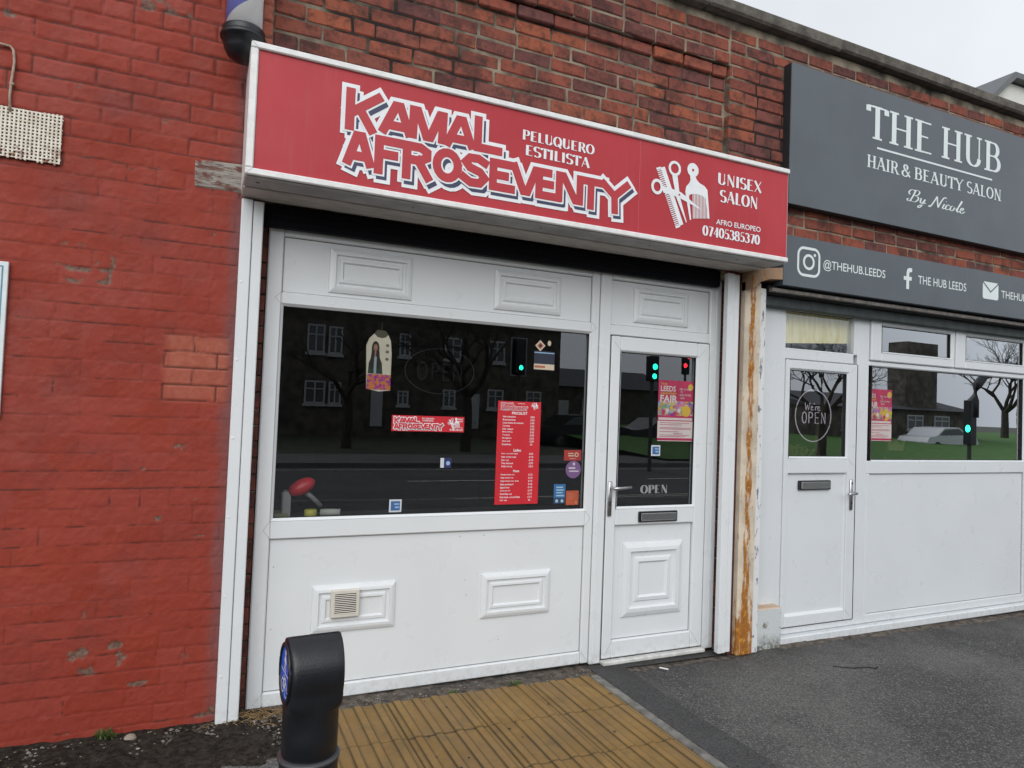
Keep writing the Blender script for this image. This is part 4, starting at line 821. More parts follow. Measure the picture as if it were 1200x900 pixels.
# ------------------------------------------------------------------ bollard
BX, BY = .278, -1.89
bo = thing('bollard', 'black plastic bollard with blue round sign on its left side', 'bollard', (BX, BY, 0))
def bollard():
    a = .0745; n = 48; secs = []
    def sec(z, hx, hy, p, y0=0.0):
        r = []
        for k in range(n):
            t = 2*math.pi*k/n; c_, s__ = math.cos(t), math.sin(t)
            r.append((BX+hx*math.copysign(abs(c_)**(2/p), c_), BY+y0+hy*math.copysign(abs(s__)**(2/p), s__), z))
        secs.append(r)
    sec(-.02, .080, .080, 2); sec(.700, .078, .078, 2); sec(.710, .080, .080, 2); sec(.718, .076, .076, 2); sec(.725, .0705, .0705, 2); sec(.731, .0745, .0745, 2); sec(.78, .0745, .0745, 2); sec(.83, .0745, .0745, 2)
    ZC, RR = .920, .0835
    for i in range(0, 24):
        z = .838+.165*i/23; t = min(1, max(0, (z-.83)/.045)); t = t*t*(3-2*t)
        ch = math.sqrt(max(1e-5, RR**2-min(RR*.9999, abs(z-ZC))**2)) if z > ZC-.035 else math.sqrt(RR**2-.035**2)
        sec(z, .0745-.003*t, .0745*(1-t)+ch*t, 2+8*t)
    sec(1.0040, .069, .008, 8)
    v = [p for s in secs for p in s]; f = []
    for i in range(len(secs)-1):
        for k in range(n): f.append((i*n+k, i*n+(k+1) % n, (i+1)*n+(k+1) % n, (i+1)*n+k))
    f.append(tuple(range((len(secs)-1)*n, len(secs)*n)))
    b = MB(); b.add(v, f); b.build('body', M_BLACK, bo, True)
    b = MB(); b.lathe([(.0795, .712), (.0835, .715), (.0835, .719), (.078, .723)], BX, BY, 48); b.build('collar', plain('collar_grey', (.045, .046, .05), .35), bo, True)
    xs_ = BX-.0722; b = MB()
    def side(pts, x, m):       # flat shapes on the -x face: u runs away from the camera (right-hand side of the sign as read), w up
        b.k += 1; x -= .00003*(b.k % 40)
        n_ = len(pts); ar = sum(pts[i][0]*pts[(i+1) % n_][1]-pts[(i+1) % n_][0]*pts[i][1] for i in range(n_)); p = pts if ar > 0 else pts[::-1]
        q_ = .84 if m else 1.0; b.add([(x, BY-u*q_, ZC+w_*q_) for u, w_ in p], [tuple(range(n_))], m)
    dc = lambda u, w_, r, x, m, n_=28: side([(u+r*math.cos(2*math.pi*i/n_), w_+r*math.sin(2*math.pi*i/n_)) for i in range(n_)], x, m)
    def ln(p, q, t, x, m):
        d = math.hypot(q[0]-p[0], q[1]-p[1]); nx, nz_ = -(q[1]-p[1])/d*t/2, (q[0]-p[0])/d*t/2
        side([(p[0]-nx, p[1]-nz_), (q[0]-nx, q[1]-nz_), (q[0]+nx, q[1]+nz_), (p[0]+nx, p[1]+nz_)], x, m)
    dc(0, 0, .063, xs_-.0008, 0, 40); x1 = xs_-.0016
    rim = []
    for i in range(41):
        t = 2*math.pi*i/40; rim.append((xs_-.001, BY-.068*math.cos(t), ZC+.068*math.sin(t)))
    rb = MB(); rb.tube(rim, .0055, 8, 0, False); rb.build('sign_rim', M_BLACK, bo, True)
    ln((-.062, 0.002), (.062, .002), .004, x1, 1)
    dc(0, .058, .009, x1, 1); ln((0, .048), (0, .028), .016, x1, 1); ln((-.003, .03), (-.012, .008), .007, x1, 1); ln((.003, .03), (.012, .008), .007, x1, 1); ln((-.006, .046), (-.018, .028), .006, x1, 1); ln((.006, .046), (.018, .03), .006, x1, 1)
    for u in (-.028, .028):
        P = [(u+.019*math.cos(i*math.pi/9), -.04+.019*math.sin(i*math.pi/9)) for i in range(19)]
        for i in range(18): ln(P[i], P[i+1], .0045, x1, 1)
    for p, q in (((-.028, -.04), (-.010, -.016)), ((-.010, -.016), (.018, -.016)), ((.018, -.016), (.028, -.04)), ((-.010, -.016), (.002, -.04)), ((.002, -.04), (.018, -.016)), ((-.028, -.04), (.002, -.04)), ((.018, -.016), (.016, -.006)), ((-.018, -.010), (-.004, -.010))): ln(p, q, .0045, x1, 1)
    b.build('sign_disc', [plain('road_sign_blue', (.004, .12, .66), .3), M_WHITEV], bo)
bollard()
bo.rotation_euler.z = math.radians(3.5); bo.scale = (.88, .88, .985)

# ------------------------------------------------------------------ posters and stickers
YG = .0285      # just outside the glass
M_PR = plain('poster_red', (.56, .022, .034), .40, var=.04)
fmap = lambda x0, x1, z0, z1: (lambda x, z: (x0+(x-.52)*(x1-x0)/1.6, z0+(z-2.60)*(z1-z0)/.42))
b = MB(); b.box(.944, 1.360, YG-.002, YG, 1.402, 1.488, 0); y = YG-.0025
kx = .288/1.62; ff = lambda x, z: (.954+(x-.53)*kx, 1.412+(z-2.62)*kx)
logo(b, ff, y, .0007, 1, 2, 0, 1.0); f2 = lambda x, z: (1.262+(x-2.25)*.17, 1.412+(z-2.60)*.17); emblem(b, f2, y, .0007, 1, 0)
letters(b, 'PELUQUERO', 1.112, 1.182, 1.470, 1.478, y, 1, .26, .09, False); letters(b, 'ESTILISTA', 1.115, 1.178, 1.458, 1.466, y, 1, .26, .09, False); letters(b, 'UNISEX', 1.312, 1.352, 1.471, 1.479, y, 1, .26, .09, False); letters(b, 'SALON', 1.315, 1.350, 1.459, 1.467, y, 1, .26, .09, False); letters(b, '07405385370', 1.276, 1.352, 1.410, 1.419, y, 1, .27, .09, False); b.text('AFRO EUROPEO', 1.294, 1.352, 1.424, 1.429, y, 1)
tag(b.build('window_banner', [M_PR, M_WHITEV, M_NAVY]), 'small wide red salon banner stuck in the middle of the shop window', 'poster')
# price list
b = MB(); b.box(1.565, 1.843, YG-.002, YG, .990, 1.589, 0); kx = .175/1.62; ff = lambda x, z: (1.583+(x-.53)*kx, 1.538+(z-2.62)*kx)
logo(b, ff, y, .0007, 1, 2, 0, 1.0); f2 = lambda x, z: (1.778+(x-2.25)*.11, 1.540+(z-2.60)*.11); emblem(b, f2, y, .0007, 1, 0)
letters(b, 'PELUQUERO', 1.690, 1.735, 1.574, 1.579, y, 1, .26, .1, False)
b.text('PRICELIST', 1.655, 1.755, 1.512, 1.528, y, 1, .02)
def rows(z, items, dz):
    for t, p in items:
        wd = .0058*len(t); b.text(t, 1.598, 1.598+wd, z, z+.0105, y, 1, .012); b.text(p, 1.775-(.0 if len(p) > 2 else -.004), 1.775+.0092*len(p), z, z+.0105, y, 1, .012); z -= dz
rows(1.494, [('Hair extension', '£30'), ('Braid services', '£35'), ('Loose weave & treatment', '£40'), ('Cornrows', '£25'), ('Hair relaxer', '£30'), ('Blow drying', '£20'), ('Twisting', '£30'), ('Straighten', '£25'), ('Deep wash', '£20'), ('Dreadlocks', '£5')], .0179)
b.text('Ladies', 1.674, 1.722, 1.296, 1.312, y, 1, .02)
rows(1.278, [('Hair cut and style', '£25'), ('Hair cut for men', '£15'), ('Hair cut', '£15'), ('Trim and wash', '£20'), ('Wash and cut', '£25')], .0183)
b.text('Mens', 1.676, 1.714, 1.176, 1.190, y, 1, .02)
rows(1.156, [('Simple fade cut', '£12'), ('High blade cut', '£15'), ('High blade skin fade', '£15'), ('Fade and beard', '£18'), ('Beard trim', '£10'), ('Line up cut', '£10'), ('Kids fade cut', '£12'), ('Kids back cut and fade', '£12'), ('Hair dye', '£5')], .0185)
tag(b.build('price_list', [M_PR, M_WHITEV, M_NAVY]), 'tall bright red price list poster with white text in the shop window', 'poster')
M_STR = plain('sticker_red', (.35, .035, .03), .5, var=.1); M_PUR = plain('sticker_purple', (.17, .09, .21), .5, var=.08); M_ORG = plain('sticker_orange', (.42, .085, .035), .5, var=.1); M_BLU = plain('sticker_blue', (.035, .13, .30), .5, var=.1); M_CRM = plain('sticker_cream', (.55, .46, .34), .55); M_PALE = plain('sticker_pale', (.50, .46, .52), .5)
def stick(fn, mats, label, name='window_sticker'):
    b = MB(); fn(b); tag(b.build(name, mats), label, 'sticker', 'stickers on the salon windows')
def f_red(b): b.box(2.011, 2.131, YG-.001, YG, 1.245, 1.308, 0); b.text('TATTOO', 2.036, 2.082, 1.272, 1.280, YG-.0015, 1); b.disc(2.098, 1.280, .014, .014, YG-.0015, 1, 14); b.disc(2.098, 1.280, .007, .007, YG-.002, 0, 14); b.rect(2.04, 2.085, 1.258, 1.262, YG-.0015, 1)
def f_red(b):
    b.box(2.011, 2.131, YG-.001, YG, 1.245, 1.308, 0); b.rect(2.040, 2.082, 1.270, 1.276, YG-.0015, 1); b.rect(2.040, 2.076, 1.284, 1.290, YG-.0015, 1); b.disc(2.098, 1.280, .014, .014, YG-.0015, 1, 14); b.disc(2.098, 1.280, .008, .008, YG-.002, 0, 14); b.rect(2.05, 2.09, 1.255, 1.258, YG-.0015, 1)
stick(f_red, [M_STR, M_CRM], 'dull red oblong sticker, topmost in the lower right window corner')
def f_pur(b): b.prism([(2.079+.053*math.cos(i*math.pi/16), 1.190+.053*math.sin(i*math.pi/16)) for i in range(32)], YG-.001, YG, 0); b.disc(2.082, 1.224, .009, .009, YG-.0015, 1, 14); b.rect(2.045, 2.092, 1.194, 1.204, YG-.0015, 1); b.rect(2.05, 2.115, 1.176, 1.184, YG-.0015, 1)
stick(f_pur, [M_PUR, M_PALE], 'round purple sticker under the red oblong one in the window')
def f_org(b): b.box(2.035, 2.122, YG-.001, YG, .976, 1.062, 0); b.rect(2.05, 2.09, 1.040, 1.044, YG-.0015, 1); b.rect(2.05, 2.10, 1.028, 1.031, YG-.0015, 1); b.rect(2.05, 2.085, 1.016, 1.019, YG-.0015, 1); b.disc(2.105, .99, .008, .006, YG-.0015, 1, 12)
stick(f_org, [M_ORG, plain('sticker_peach', (.50, .20, .12), .5)], 'square orange sticker lowest in the right window corner')
def f_blu(b):
    b.box(1.950, 2.029, YG-.001, YG, 1.020, 1.103, 0); b.rect(1.966, 2.012, 1.080, 1.088, YG-.0015, 1); b.rect(1.966, 2.018, 1.064, 1.071, YG-.0015, 1); b.rect(1.966, 2.010, 1.048, 1.055, YG-.0015, 1); b.rect(1.966, 2.02, 1.030, 1.038, YG-.0015, 1)
    b.box(1.950, 2.029, YG-.001, YG, .986, 1.0195, 2); b.disc(1.972, 1.002, .010, .010, YG-.0015, 1, 12); b.disc(2.008, 1.002, .010, .010, YG-.0015, 1, 12)
stick(f_blu, [M_BLU, plain('sticker_lightblue', (.30, .48, .62), .5), plain('sticker_dark', (.03, .05, .10), .5)], 'tall blue sticker left of the orange one in the window corner')
def sq(x0, x1, z0, z1, y=YG):
    def f(b): b.box(x0, x1, y-.001, y, z0, z1, 0); w_ = (x1-x0); b.rect(x0+.13*w_, x1-.13*w_, z0+.13*w_, z1-.13*w_, y-.0014, 1); b.rect(x0+.40*w_, x1-.2*w_, z0+.58*w_, z0+.70*w_, y-.0018, 2); b.rect(x0+.46*w_, x1-.2*w_, z0+.32*w_, z0+.45*w_, y-.0018, 2)
    return f
M_SQW = plain('sticker_edge', (.56, .60, .64), .5); M_SQB = plain('sticker_mid_blue', (.045, .12, .30), .5); M_SQL = plain('sticker_sky', (.26, .42, .62), .5)
stick(sq(.950, 1.018, .964, 1.032), [M_SQW, M_SQB, M_SQL], 'small square blue sticker at the bottom edge of the wide window')
stick(sq(2.641, 2.711, 1.277, 1.345, .0185), [M_SQW, M_SQB, M_SQL], 'small square blue sticker on the salon door glass under the poster')
def f_wb(b): b.box(1.229, 1.293, YG-.001, YG, 1.203, 1.257, 1); b.rect(1.229, 1.250, 1.203, 1.257, YG-.0014, 0); b.disc(1.274, 1.228, .012, .012, YG-.0014, 2, 12)
stick(f_wb, [M_SQW, plain('sticker_deep_blue', (.025, .03, .12), .5), M_SQL], 'small white and dark blue sticker below the banner in the window')
def f_top(b):
    b.box(1.786, 1.922, YG-.001, YG, 1.782, 1.895, 3); b.rect(1.786, 1.922, 1.785, 1.818, YG-.0014, 0); b.rect(1.79, 1.86, 1.795, 1.808, YG-.0018, 2); b.rect(1.786, 1.920, 1.882, 1.888, YG-.0016, 1)
    b.poly([(1.790, 1.926), (1.824, 1.893), (1.858, 1.928), (1.823, 1.960)], YG-.001, 0); b.poly([(1.802, 1.926), (1.824, 1.905), (1.846, 1.928), (1.823, 1.948)], YG-.0014, 2); b.disc(1.824, 1.926, .010, .010, YG-.0018, 3, 10); b.disc(1.884, 1.945, .012, .016, YG-.0014, 0, 12)
stick(f_top, [M_CRM, M_SQL, plain('sticker_rust', (.40, .12, .07), .5), plain('sticker_night', (.02, .025, .045), .5)], 'sticker with orange diamond and cream strip high in the wide window')
b = MB(); letters(b, 'OPEN', 2.570, 2.782, 1.038, 1.090, .0190, 0, .30, .05, False, .06); tag(b.build('open_lettering', plain('silver_vinyl', (.27, .27, .27), .5)), 'silver OPEN lettering low on the salon door glass', 'lettering')
# fair posters
M_MAG = plain('fair_magenta', (.36, .022, .075), .5, var=.12, scale=14); M_YEL = plain('fair_yellow', (.48, .32, .04), .5); M_PWH = plain('fair_white', (.50, .45, .43), .5)
k = Mt('fair_collage'); vc = k.voro(46, 'Color'); hs2 = N(k.t, 'ShaderNodeHueSaturation'); k.L(vc, hs2.inputs['Color']); hs2.inputs['Value'].default_value = .55
k.set(k.mix(.55, k.mix(k.ramp(k.noise(30, 3), .42, .58), (.22, .03, .12), (.50, .20, .04)), hs2.outputs[0]), .5); M_COLL = k.m
def fair(x0, x1, z0, z1, y, label, cut=0.0):
    b = MB(); w_, h = x1-x0, z1-z0; px = lambda u: max(x0+u*w_, x0+cut*w_); pz = lambda v: z0+v*h
    b.box(px(0), x1, y-.0008, y, z0, z1, 0); t = y-.0012
    b.rect(px(0), x1, pz(.42), pz(.66), t, 3); b.rect(px(0), x1, pz(.05), pz(.33), t, 2); b.rect(px(.02), px(.98), pz(.345), pz(.385), t-.0004, 2)
    for q, u in ((.295, .9), (.265, .7), (.215, .95), (.195, .95), (.150, .6), (.095, .9), (.072, .8)): b.rect(px(.06), px(u), pz(q), pz(q+.008), t-.0004, 0)
    b.rect(px(.45), px(.72), pz(.118), pz(.130), t-.0005, 3)
    b.rect(px(0), x1, pz(.015), pz(.05), t-.0004, 0); b.rect(px(0), x1, pz(0.), pz(.010), t-.0004, 2)
    tx = lambda s, u0, u1, v0, v1, m, of=.02: b.text(s, x0+u0*w_, x0+u1*w_, pz(v0), pz(v1), t-.0006, m, of)
    if cut == 0: tx('LEEDS', .06, .48, .815, .905, 2); tx("VALENTINE'S", .06, .50, .765, .800, 1); tx('FAIR', .05, .54, .635, .755, 2, .03); tx('THE', .06, .24, .92, .95, 1)
    else: tx('EDS', cut+.01, .44, .83, .91, 2); tx("TINE'S", cut+.01, .46, .775, .815, 1); tx('AIR', cut+.01, .52, .635, .755, 2, .03)
    for s, v0 in (('FRI 13 FEB', .845), ('TO', .80), ('SUN 22 FEB', .750), ('2026', .700)): tx(s, .62-.02*(len(s) > 5), .62+.03*len(s), v0, v0+.032, 2, .01)
    b.disc(x0+.91*w_, pz(.90), .075*w_, .075*w_, t-.0004, 1, 20); b.disc(x0+.80*w_, pz(.50), .13*w_, .13*w_, t-.0004, 1, 20)
    for i in range(6): b.disc(x0+(cut+.15+.11*i)*w_, pz(.46+.13*((i*7) % 3)/3), .05*w_, .05*w_, t-.0005, (0, 2, 1)[i % 3], 9)
    return tag(b.build('fair_poster', [M_MAG, M_YEL, M_PWH, M_COLL]), label, 'poster', 'funfair posters in the shop windows')
fair(2.682, 2.964, 1.373, 1.768, .0165, 'pink and yellow funfair poster on the first salon door glass'); fair(4.58, 4.912, 1.402, 1.800, .0270, 'pink and yellow funfair poster in the second salon window, partly hidden by its frame', .26)
# hair pack hanging inside the window
hp = thing('hair_pack', 'cream and pink hair extension packet hanging in the shop window', 'packet', (.89, .1, 1.62))
YH = .085; sft = -.022
b = MB(); b.prism([(.822+sft, 1.86), (.838+sft, 1.900), (.862+sft, 1.925), (.880+sft, 1.908), (.905+sft, 1.903), (.925+sft, 1.908), (.940+sft, 1.922), (.955+sft, 1.89), (.962+sft, 1.82), (.962+sft, 1.62), (.90+sft, 1.612), (.832+sft, 1.625)], YH-.006, YH+.006, 0); b.build('bag', plain('packet_cream', (.80, .70, .54), .35), hp)
k = Mt('packet_pink'); k.set(k.mix(k.ramp(k.noise(40, 2), .47, .53), k.mix(k.ramp(k.noise(55, 2), .45, .55), (.66, .07, .22), (.30, .05, .34)), (.72, .24, .06)), .35)
b = MB(); b.rect(.832+sft, .962+sft, 1.622, 1.705, YH-.0072); b.build('printed_band', k.m, hp)
b = MB(); b.disc(.872+sft, 1.845, .021, .040, YH-.0072, 0); b.poly([(.853+sft, 1.85), (.891+sft, 1.85), (.900+sft, 1.775), (.896+sft, 1.735), (.848+sft, 1.735), (.846+sft, 1.775)], YH-.0074, 0); b.disc(.872+sft, 1.850, .011, .018, YH-.0085, 1); b.rect(.868+sft, .876+sft, 1.80, 1.835, YH-.0084, 1); b.rect(.866+sft, .880+sft, 1.708, 1.80, YH-.0081, 2); b.poly([(.835+sft, 1.708), (.866+sft, 1.708), (.866+sft, 1.80), (.849+sft, 1.795), (.838+sft, 1.765)], YH-.0073, 3); b.poly([(.880+sft, 1.708), (.915+sft, 1.708), (.910+sft, 1.765), (.897+sft, 1.795), (.880+sft, 1.80)], YH-.0073, 3)
for q in (1.865, 1.83, 1.79): b.disc(.937+sft, q, .010, .008, YH-.0078, 4, 10)
b.build('printed_figure', [plain('print_hair', (.03, .018, .015), .4), plain('print_skin', (.42, .20, .13), .5), plain('print_shirt', (.36, .42, .44), .5), plain('print_jacket', (.025, .045, .03), .5), plain('print_grey', (.22, .18, .14), .5)], hp)
b = MB(); b.prism([(.862+sft, 1.925), (.880+sft, 1.906), (.905+sft, 1.900), (.925+sft, 1.906), (.94+sft, 1.922), (.925+sft, 1.945), (.88+sft, 1.948)], YH-.004, YH+.004, 0); b.tube([(.903+sft, YH, 1.945), (.905+sft, YH, 2.03)], .0012, 6); b.build('hanger', plain('packet_hanger', (.10, .085, .05), .5), hp)
# unlit bead sign in the wide window
ol = thing('open_sign', 'unlit oval OPEN light sign hanging dark inside the wide shop window', 'light sign', (1.2, .1, 1.6))
M_BEAD = plain('unlit_beads', (.045, .045, .048), .5)
b = MB()
for i in range(110):
    a = 2*math.pi*i/110; b.blob((1.228+.205*math.cos(a), .095, 1.742+.128*math.sin(a)), (.0032, .003, .0032), 0, 6, 4)
b.build('bead_oval', M_BEAD, ol)
b = MB(); letters(b, 'OPEN', 1.09, 1.37, 1.69, 1.79, .098, 0, .07, .06, False, .1); b.build('lettering', plain('unlit_tubes', (.011, .011, .012), .6, spec=.2), ol)

# ------------------------------------------------------------------ inside the first salon
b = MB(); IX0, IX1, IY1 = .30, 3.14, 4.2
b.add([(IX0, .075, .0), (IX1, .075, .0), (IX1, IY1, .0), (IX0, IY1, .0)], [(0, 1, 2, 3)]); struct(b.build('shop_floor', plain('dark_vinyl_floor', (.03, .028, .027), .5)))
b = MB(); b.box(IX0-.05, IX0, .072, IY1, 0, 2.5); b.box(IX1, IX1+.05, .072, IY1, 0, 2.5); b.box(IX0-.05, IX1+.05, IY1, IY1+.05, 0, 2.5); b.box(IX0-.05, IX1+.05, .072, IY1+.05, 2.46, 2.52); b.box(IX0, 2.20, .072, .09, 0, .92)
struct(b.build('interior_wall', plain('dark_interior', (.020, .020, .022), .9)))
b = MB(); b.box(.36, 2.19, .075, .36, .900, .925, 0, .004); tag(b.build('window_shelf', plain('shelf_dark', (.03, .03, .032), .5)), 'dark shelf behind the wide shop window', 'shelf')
hd = thing('hair_dryer', 'red hair dryer lying on the window shelf at the left', 'hair dryer', (.51, .22, .93))
M_RED = plain('dryer_red', (.50, .022, .03), .35)
b = MB(); b.blob((.515, .20, 1.085), (.075, .05, .042), 0, 20, 12, Matrix.Rotation(math.radians(-28), 3, 'Y')); b.build('barrel', M_RED, hd, True)
b = MB(); b.tube([(.53, .20, 1.06), (.57, .20, 1.03), (.62, .20, .98)], [.014, .013, .012], 10); b.build('handle', plain('dryer_grey', (.20, .20, .20), .4), hd, True)
b = MB(); b.box(.415, .462, .19, .25, .925, 1.058, 0, .006); b.box(.423, .454, .198, .242, 1.058, 1.066, 1, .002); tag(b.build('bottle', [plain('bottle_white', (.34, .34, .34), .4), plain('bottle_cap', (.2, .2, .2), .5)]), 'white square bottle under the red hair dryer', 'bottle')
b = MB(); b.lathe([(.03, .925), (.033, .93), (.033, .962), (.028, .966)], .565, .19, 20); tag(b.build('pot', plain('pot_yellow', (.45, .40, .06), .4), None, True), 'small yellow pot on the window shelf', 'pot')
b = MB(); b.tube([(.62, .21, .945), (.72, .18, .947)], .019, 14); tag(b.build('paper_roll', plain('roll_white', (.42, .41, .36), .7), None, True), 'pale paper roll lying right of the yellow pot', 'paper roll')
b = MB(); b.box(.375, .445, .15, .30, .925, .950, 0, .004); tag(b.build('towel', plain('towel_olive', (.26, .26, .15), .9, bump=.003)), 'folded pale towel on the shelf below the white bottle', 'towel')

# ------------------------------------------------------------------ inside the second salon
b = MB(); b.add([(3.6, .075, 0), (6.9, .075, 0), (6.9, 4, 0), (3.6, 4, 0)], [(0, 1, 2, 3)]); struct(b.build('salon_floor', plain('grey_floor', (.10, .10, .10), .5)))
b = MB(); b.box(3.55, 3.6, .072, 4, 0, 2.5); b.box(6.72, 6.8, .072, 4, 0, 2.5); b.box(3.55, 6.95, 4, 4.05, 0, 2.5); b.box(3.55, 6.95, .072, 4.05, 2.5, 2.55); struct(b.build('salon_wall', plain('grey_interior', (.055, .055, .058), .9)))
k = Mt('yellow_blind'); k.set(k.mix(k.ramp(k.noise(7, 5, .6, stretch=(5, 5, .8)), .35, .7), (.66, .57, .28), (.80, .74, .46)), .8)
b = MB(); b.prism([(3.72, 2.085), (4.50, 2.138), (4.50, 2.34), (3.72, 2.34)], .070, .074); tag(b.build('window_blind', k.m), 'yellowed blind behind the small window over the second salon door', 'blind')
wo = thing('open_sign', 'white oval open sign on the second salon door glass', 'light sign', (4.1, .05, 1.39))
M_TUBE = emit('neon_tube_white', (.86, .76, .90), .55); YN = .06
b = MB(); b.tube([(4.110+.180*math.cos(i*math.pi/24), YN, 1.576+.190*math.sin(i*math.pi/24)) for i in range(49)], .0036, 8, 0, False); b.build('oval_tube', M_TUBE, wo, True)
b = MB()
GL = {'O': [arc(.3, .5, .26, .5, 0, 360, 20)], 'P': [[(.08, 0), (.08, 1)], [(.08, 1), (.3, 1)]+arc(.3, .75, .22, .25, 90, -90, 10)+[(.08, .5)]], 'E': [[(.5, 1), (.08, 1), (.08, 0), (.5, 0)], [(.08, .52), (.44, .52)]], 'N': [[(.08, 0), (.08, 1), (.52, 0), (.52, 1)]]}
for i, c_ in enumerate('OPEN'):
    for s in GL[c_]: b.tube([(3.995+.064*i+p[0]*.082, YN, 1.520+p[1]*.080) for p in s], .0038, 6)
for s in ([(0, 1), (.12, .1), (.30, .7), (.46, .1), (.62, 1)], spline([(.78, .34), (.98, .40), (.94, .56), (.80, .5), (.78, .2), (.92, .05), (1.08, .14)], 5), [(1.2, 1.0), (1.16, .8)], spline([(1.34, .55), (1.34, .05), (1.36, .4), (1.48, .56), (1.56, .5)], 5), spline([(1.64, .34), (1.84, .40), (1.8, .56), (1.66, .5), (1.64, .2), (1.78, .05), (1.94, .14)], 5)): b.tube([(4.025+p[0]*.078, YN, 1.612+p[1]*.058) for p in s], .0032, 6)
b.build('lettering', M_TUBE, wo, True)
M_LEAF = plain('dry_leaf', (.24, .22, .09), .8, var=.3)
b = MB()
for i in range(26):
    a = random.uniform(-1, 1); l = random.uniform(.10, .22); x = 4.1+random.uniform(-.1, .1)
    b.tube([(x, .22, 1.20), (x+a*l*.6, .22+random.uniform(-.05, .05), 1.20+l*.7), (x+a*l*1.3, .22, 1.20+l*.75)], [.006, .012, .002], 5)
b.lathe([(.06, .98), (.08, 1.08), (.05, 1.21)], 4.1, .24, 16); tag(b.build('dried_plant', M_LEAF), 'drooping dry grass in a vase behind the second salon door', 'plant')
b = MB(); b.tube([(5.02+.43*math.cos(i*math.pi/24), .45, 1.42+.48*math.sin(i*math.pi/24)) for i in range(49)], .012, 8, 0, False); tag(b.build('hoop', plain('hoop_gold', (.30, .22, .13), .4), None, True), 'thin golden hoop decoration inside the second salon window', 'hoop')
b = MB(); b.prism([(5.26, 1.31), (5.24, 1.40), (5.30, 1.355), (5.35, 1.41), (5.40, 1.355), (5.46, 1.40), (5.44, 1.31)], .30, .33); tag(b.build('crown_ornament', plain('crown_gold', (.42, .38, .20), .4)), 'pale gold crown ornament inside the second salon window', 'ornament')

# ------------------------------------------------------------------ grit, twigs, weeds, litter at the foot of the wall
M_STONE = brickmat('grit_stones', [(.05, .045, .04), (.14, .12, .10), (.32, .30, .27), (.08, .07, .06), (.22, .17, .13)], .2, .1)
def pebble(b, x, y, z, r):
    n = 5; v = [(x+random.uniform(-.2, .2)*r, y, z+r*.7)]+[(x+r*random.uniform(.7, 1.2)*math.cos(2*math.pi*i/n), y+r*random.uniform(.7, 1.2)*math.sin(2*math.pi*i/n), z+random.uniform(-.1, .3)*r) for i in range(n)]
    b.add(v, [(0, i+1, (i+1) % n+1) for i in range(n)], 0, random.random())
b = MB()
for i in range(1700):
    x = random.uniform(-1.7, .6); y = -.115-abs(random.gauss(0, .17)); pebble(b, x, y, float(gz(x))+.012*max(0, 1+(y+.115)/.4), random.choice((.004, .005, .006, .008, .011)))
for i in range(600):
    x = random.uniform(.27, 2.3); y = random.uniform(-.14, -.005); pebble(b, x, y, float(gz(x))+.004, random.choice((.003, .004, .005, .007)))
for i in range(260):
    x = random.uniform(2.2, 6.5); y = -.06-abs(random.gauss(0, .10)); pebble(b, x, y, float(gz(x))+.002, random.choice((.002, .003, .004, .005)))
stuff(b.build('gravel', M_STONE), 'loose grit and small stones along the foot of the walls', 'gravel')
b = MB()
for i in range(150):
    x = random.gauss(.34, .09); y = -.06-abs(random.gauss(0, .06)); a = random.uniform(0, 6.3); l = random.uniform(.02, .07); z = float(gz(x))+random.uniform(.008, .028)
    b.tube([(x, y, z), (x+.5*l*math.cos(a+.3), y+.4*l*math.sin(a), z+.006), (x+l*math.cos(a), y+.6*l*math.sin(a), z-.003)], .0014, 4)
stuff(b.build('twig_litter', plain('dry_twigs', (.22, .14, .06), .9, var=.5, scale=40)), 'dry twigs and leaf litter at the frame corner', 'leaf litter')
b = MB(); pebble(b, -.215, -.155, .028, .026); b = MB(); b.blob((-.21, -.16, .040), (.026, .022, .020), 0, 12, 8); tag(b.build('pebble', plain('pebble_grey', (.26, .22, .18), .9, var=.2, scale=60, bump=.002), None, True), 'single rounded grey stone at the foot of the red wall', 'stone')
def weed(x, y, n, h, label):
    b = MB()
    for i in range(n):
        a = random.uniform(0, 6.3); l = random.uniform(.4, 1)*h; z = float(gz(x))+.01; wv = .003
        p = [(x+random.gauss(0, .015), y+random.gauss(0, .01), z)]; q = (p[0][0]+math.cos(a)*l*.35, p[0][1]+math.sin(a)*l*.3, z+l*.75); t = (p[0][0]+math.cos(a)*l*.8, p[0][1]+math.sin(a)*l*.6, z+l*.8)
        s, c_ = math.sin(a)*wv, math.cos(a)*wv
        b.add([(p[0][0]-s, p[0][1]+c_, p[0][2]), (p[0][0]+s, p[0][1]-c_, p[0][2]), (q[0]+s, q[1]-c_, q[2]), (q[0]-s, q[1]+c_, q[2]), t], [(0, 1, 2, 3), (3, 2, 4)])
    tag(b.build('weed', plain('weed_green', (.07, .11, .025), .7, var=.4, scale=60)), label, 'weed', 'weeds at the foot of the walls')
weed(-.31, -.125, 60, .055, 'small green weed beside the grey stone under the red wall'); weed(1.66, -.140, 34, .035, 'tiny green weed at the back edge of the yellow paving'); weed(1.30, -.135, 16, .022, 'sparse weed sprig beside the yellow paving near the window'); weed(-.62, -.33, 40, .03, 'flat mossy weed in the grit below the red wall')
b = MB(); b.tube([(2.62, -.165, .004), (2.655, -.205, .004)], .0045, 8); tag(b.build('cigarette_end', plain('paper_white', (.7, .7, .68), .8)), 'white cigarette end on the asphalt before the salon door', 'litter')
b = MB()
for i in range(26): x, y = random.uniform(.8, 2.6), random.uniform(-1.3, -.2); b.blob((x, y, float(gz(x))+.022 if x < 2.13 else float(gz(x))+.011), (random.uniform(.004, .009), random.uniform(.004, .009), .0015), 0, 7, 4)
stuff(b.build('dark_debris', plain('wet_leaf_bits', (.02, .016, .012), .8)), 'small dark leaf scraps scattered on the yellow paving', 'debris')

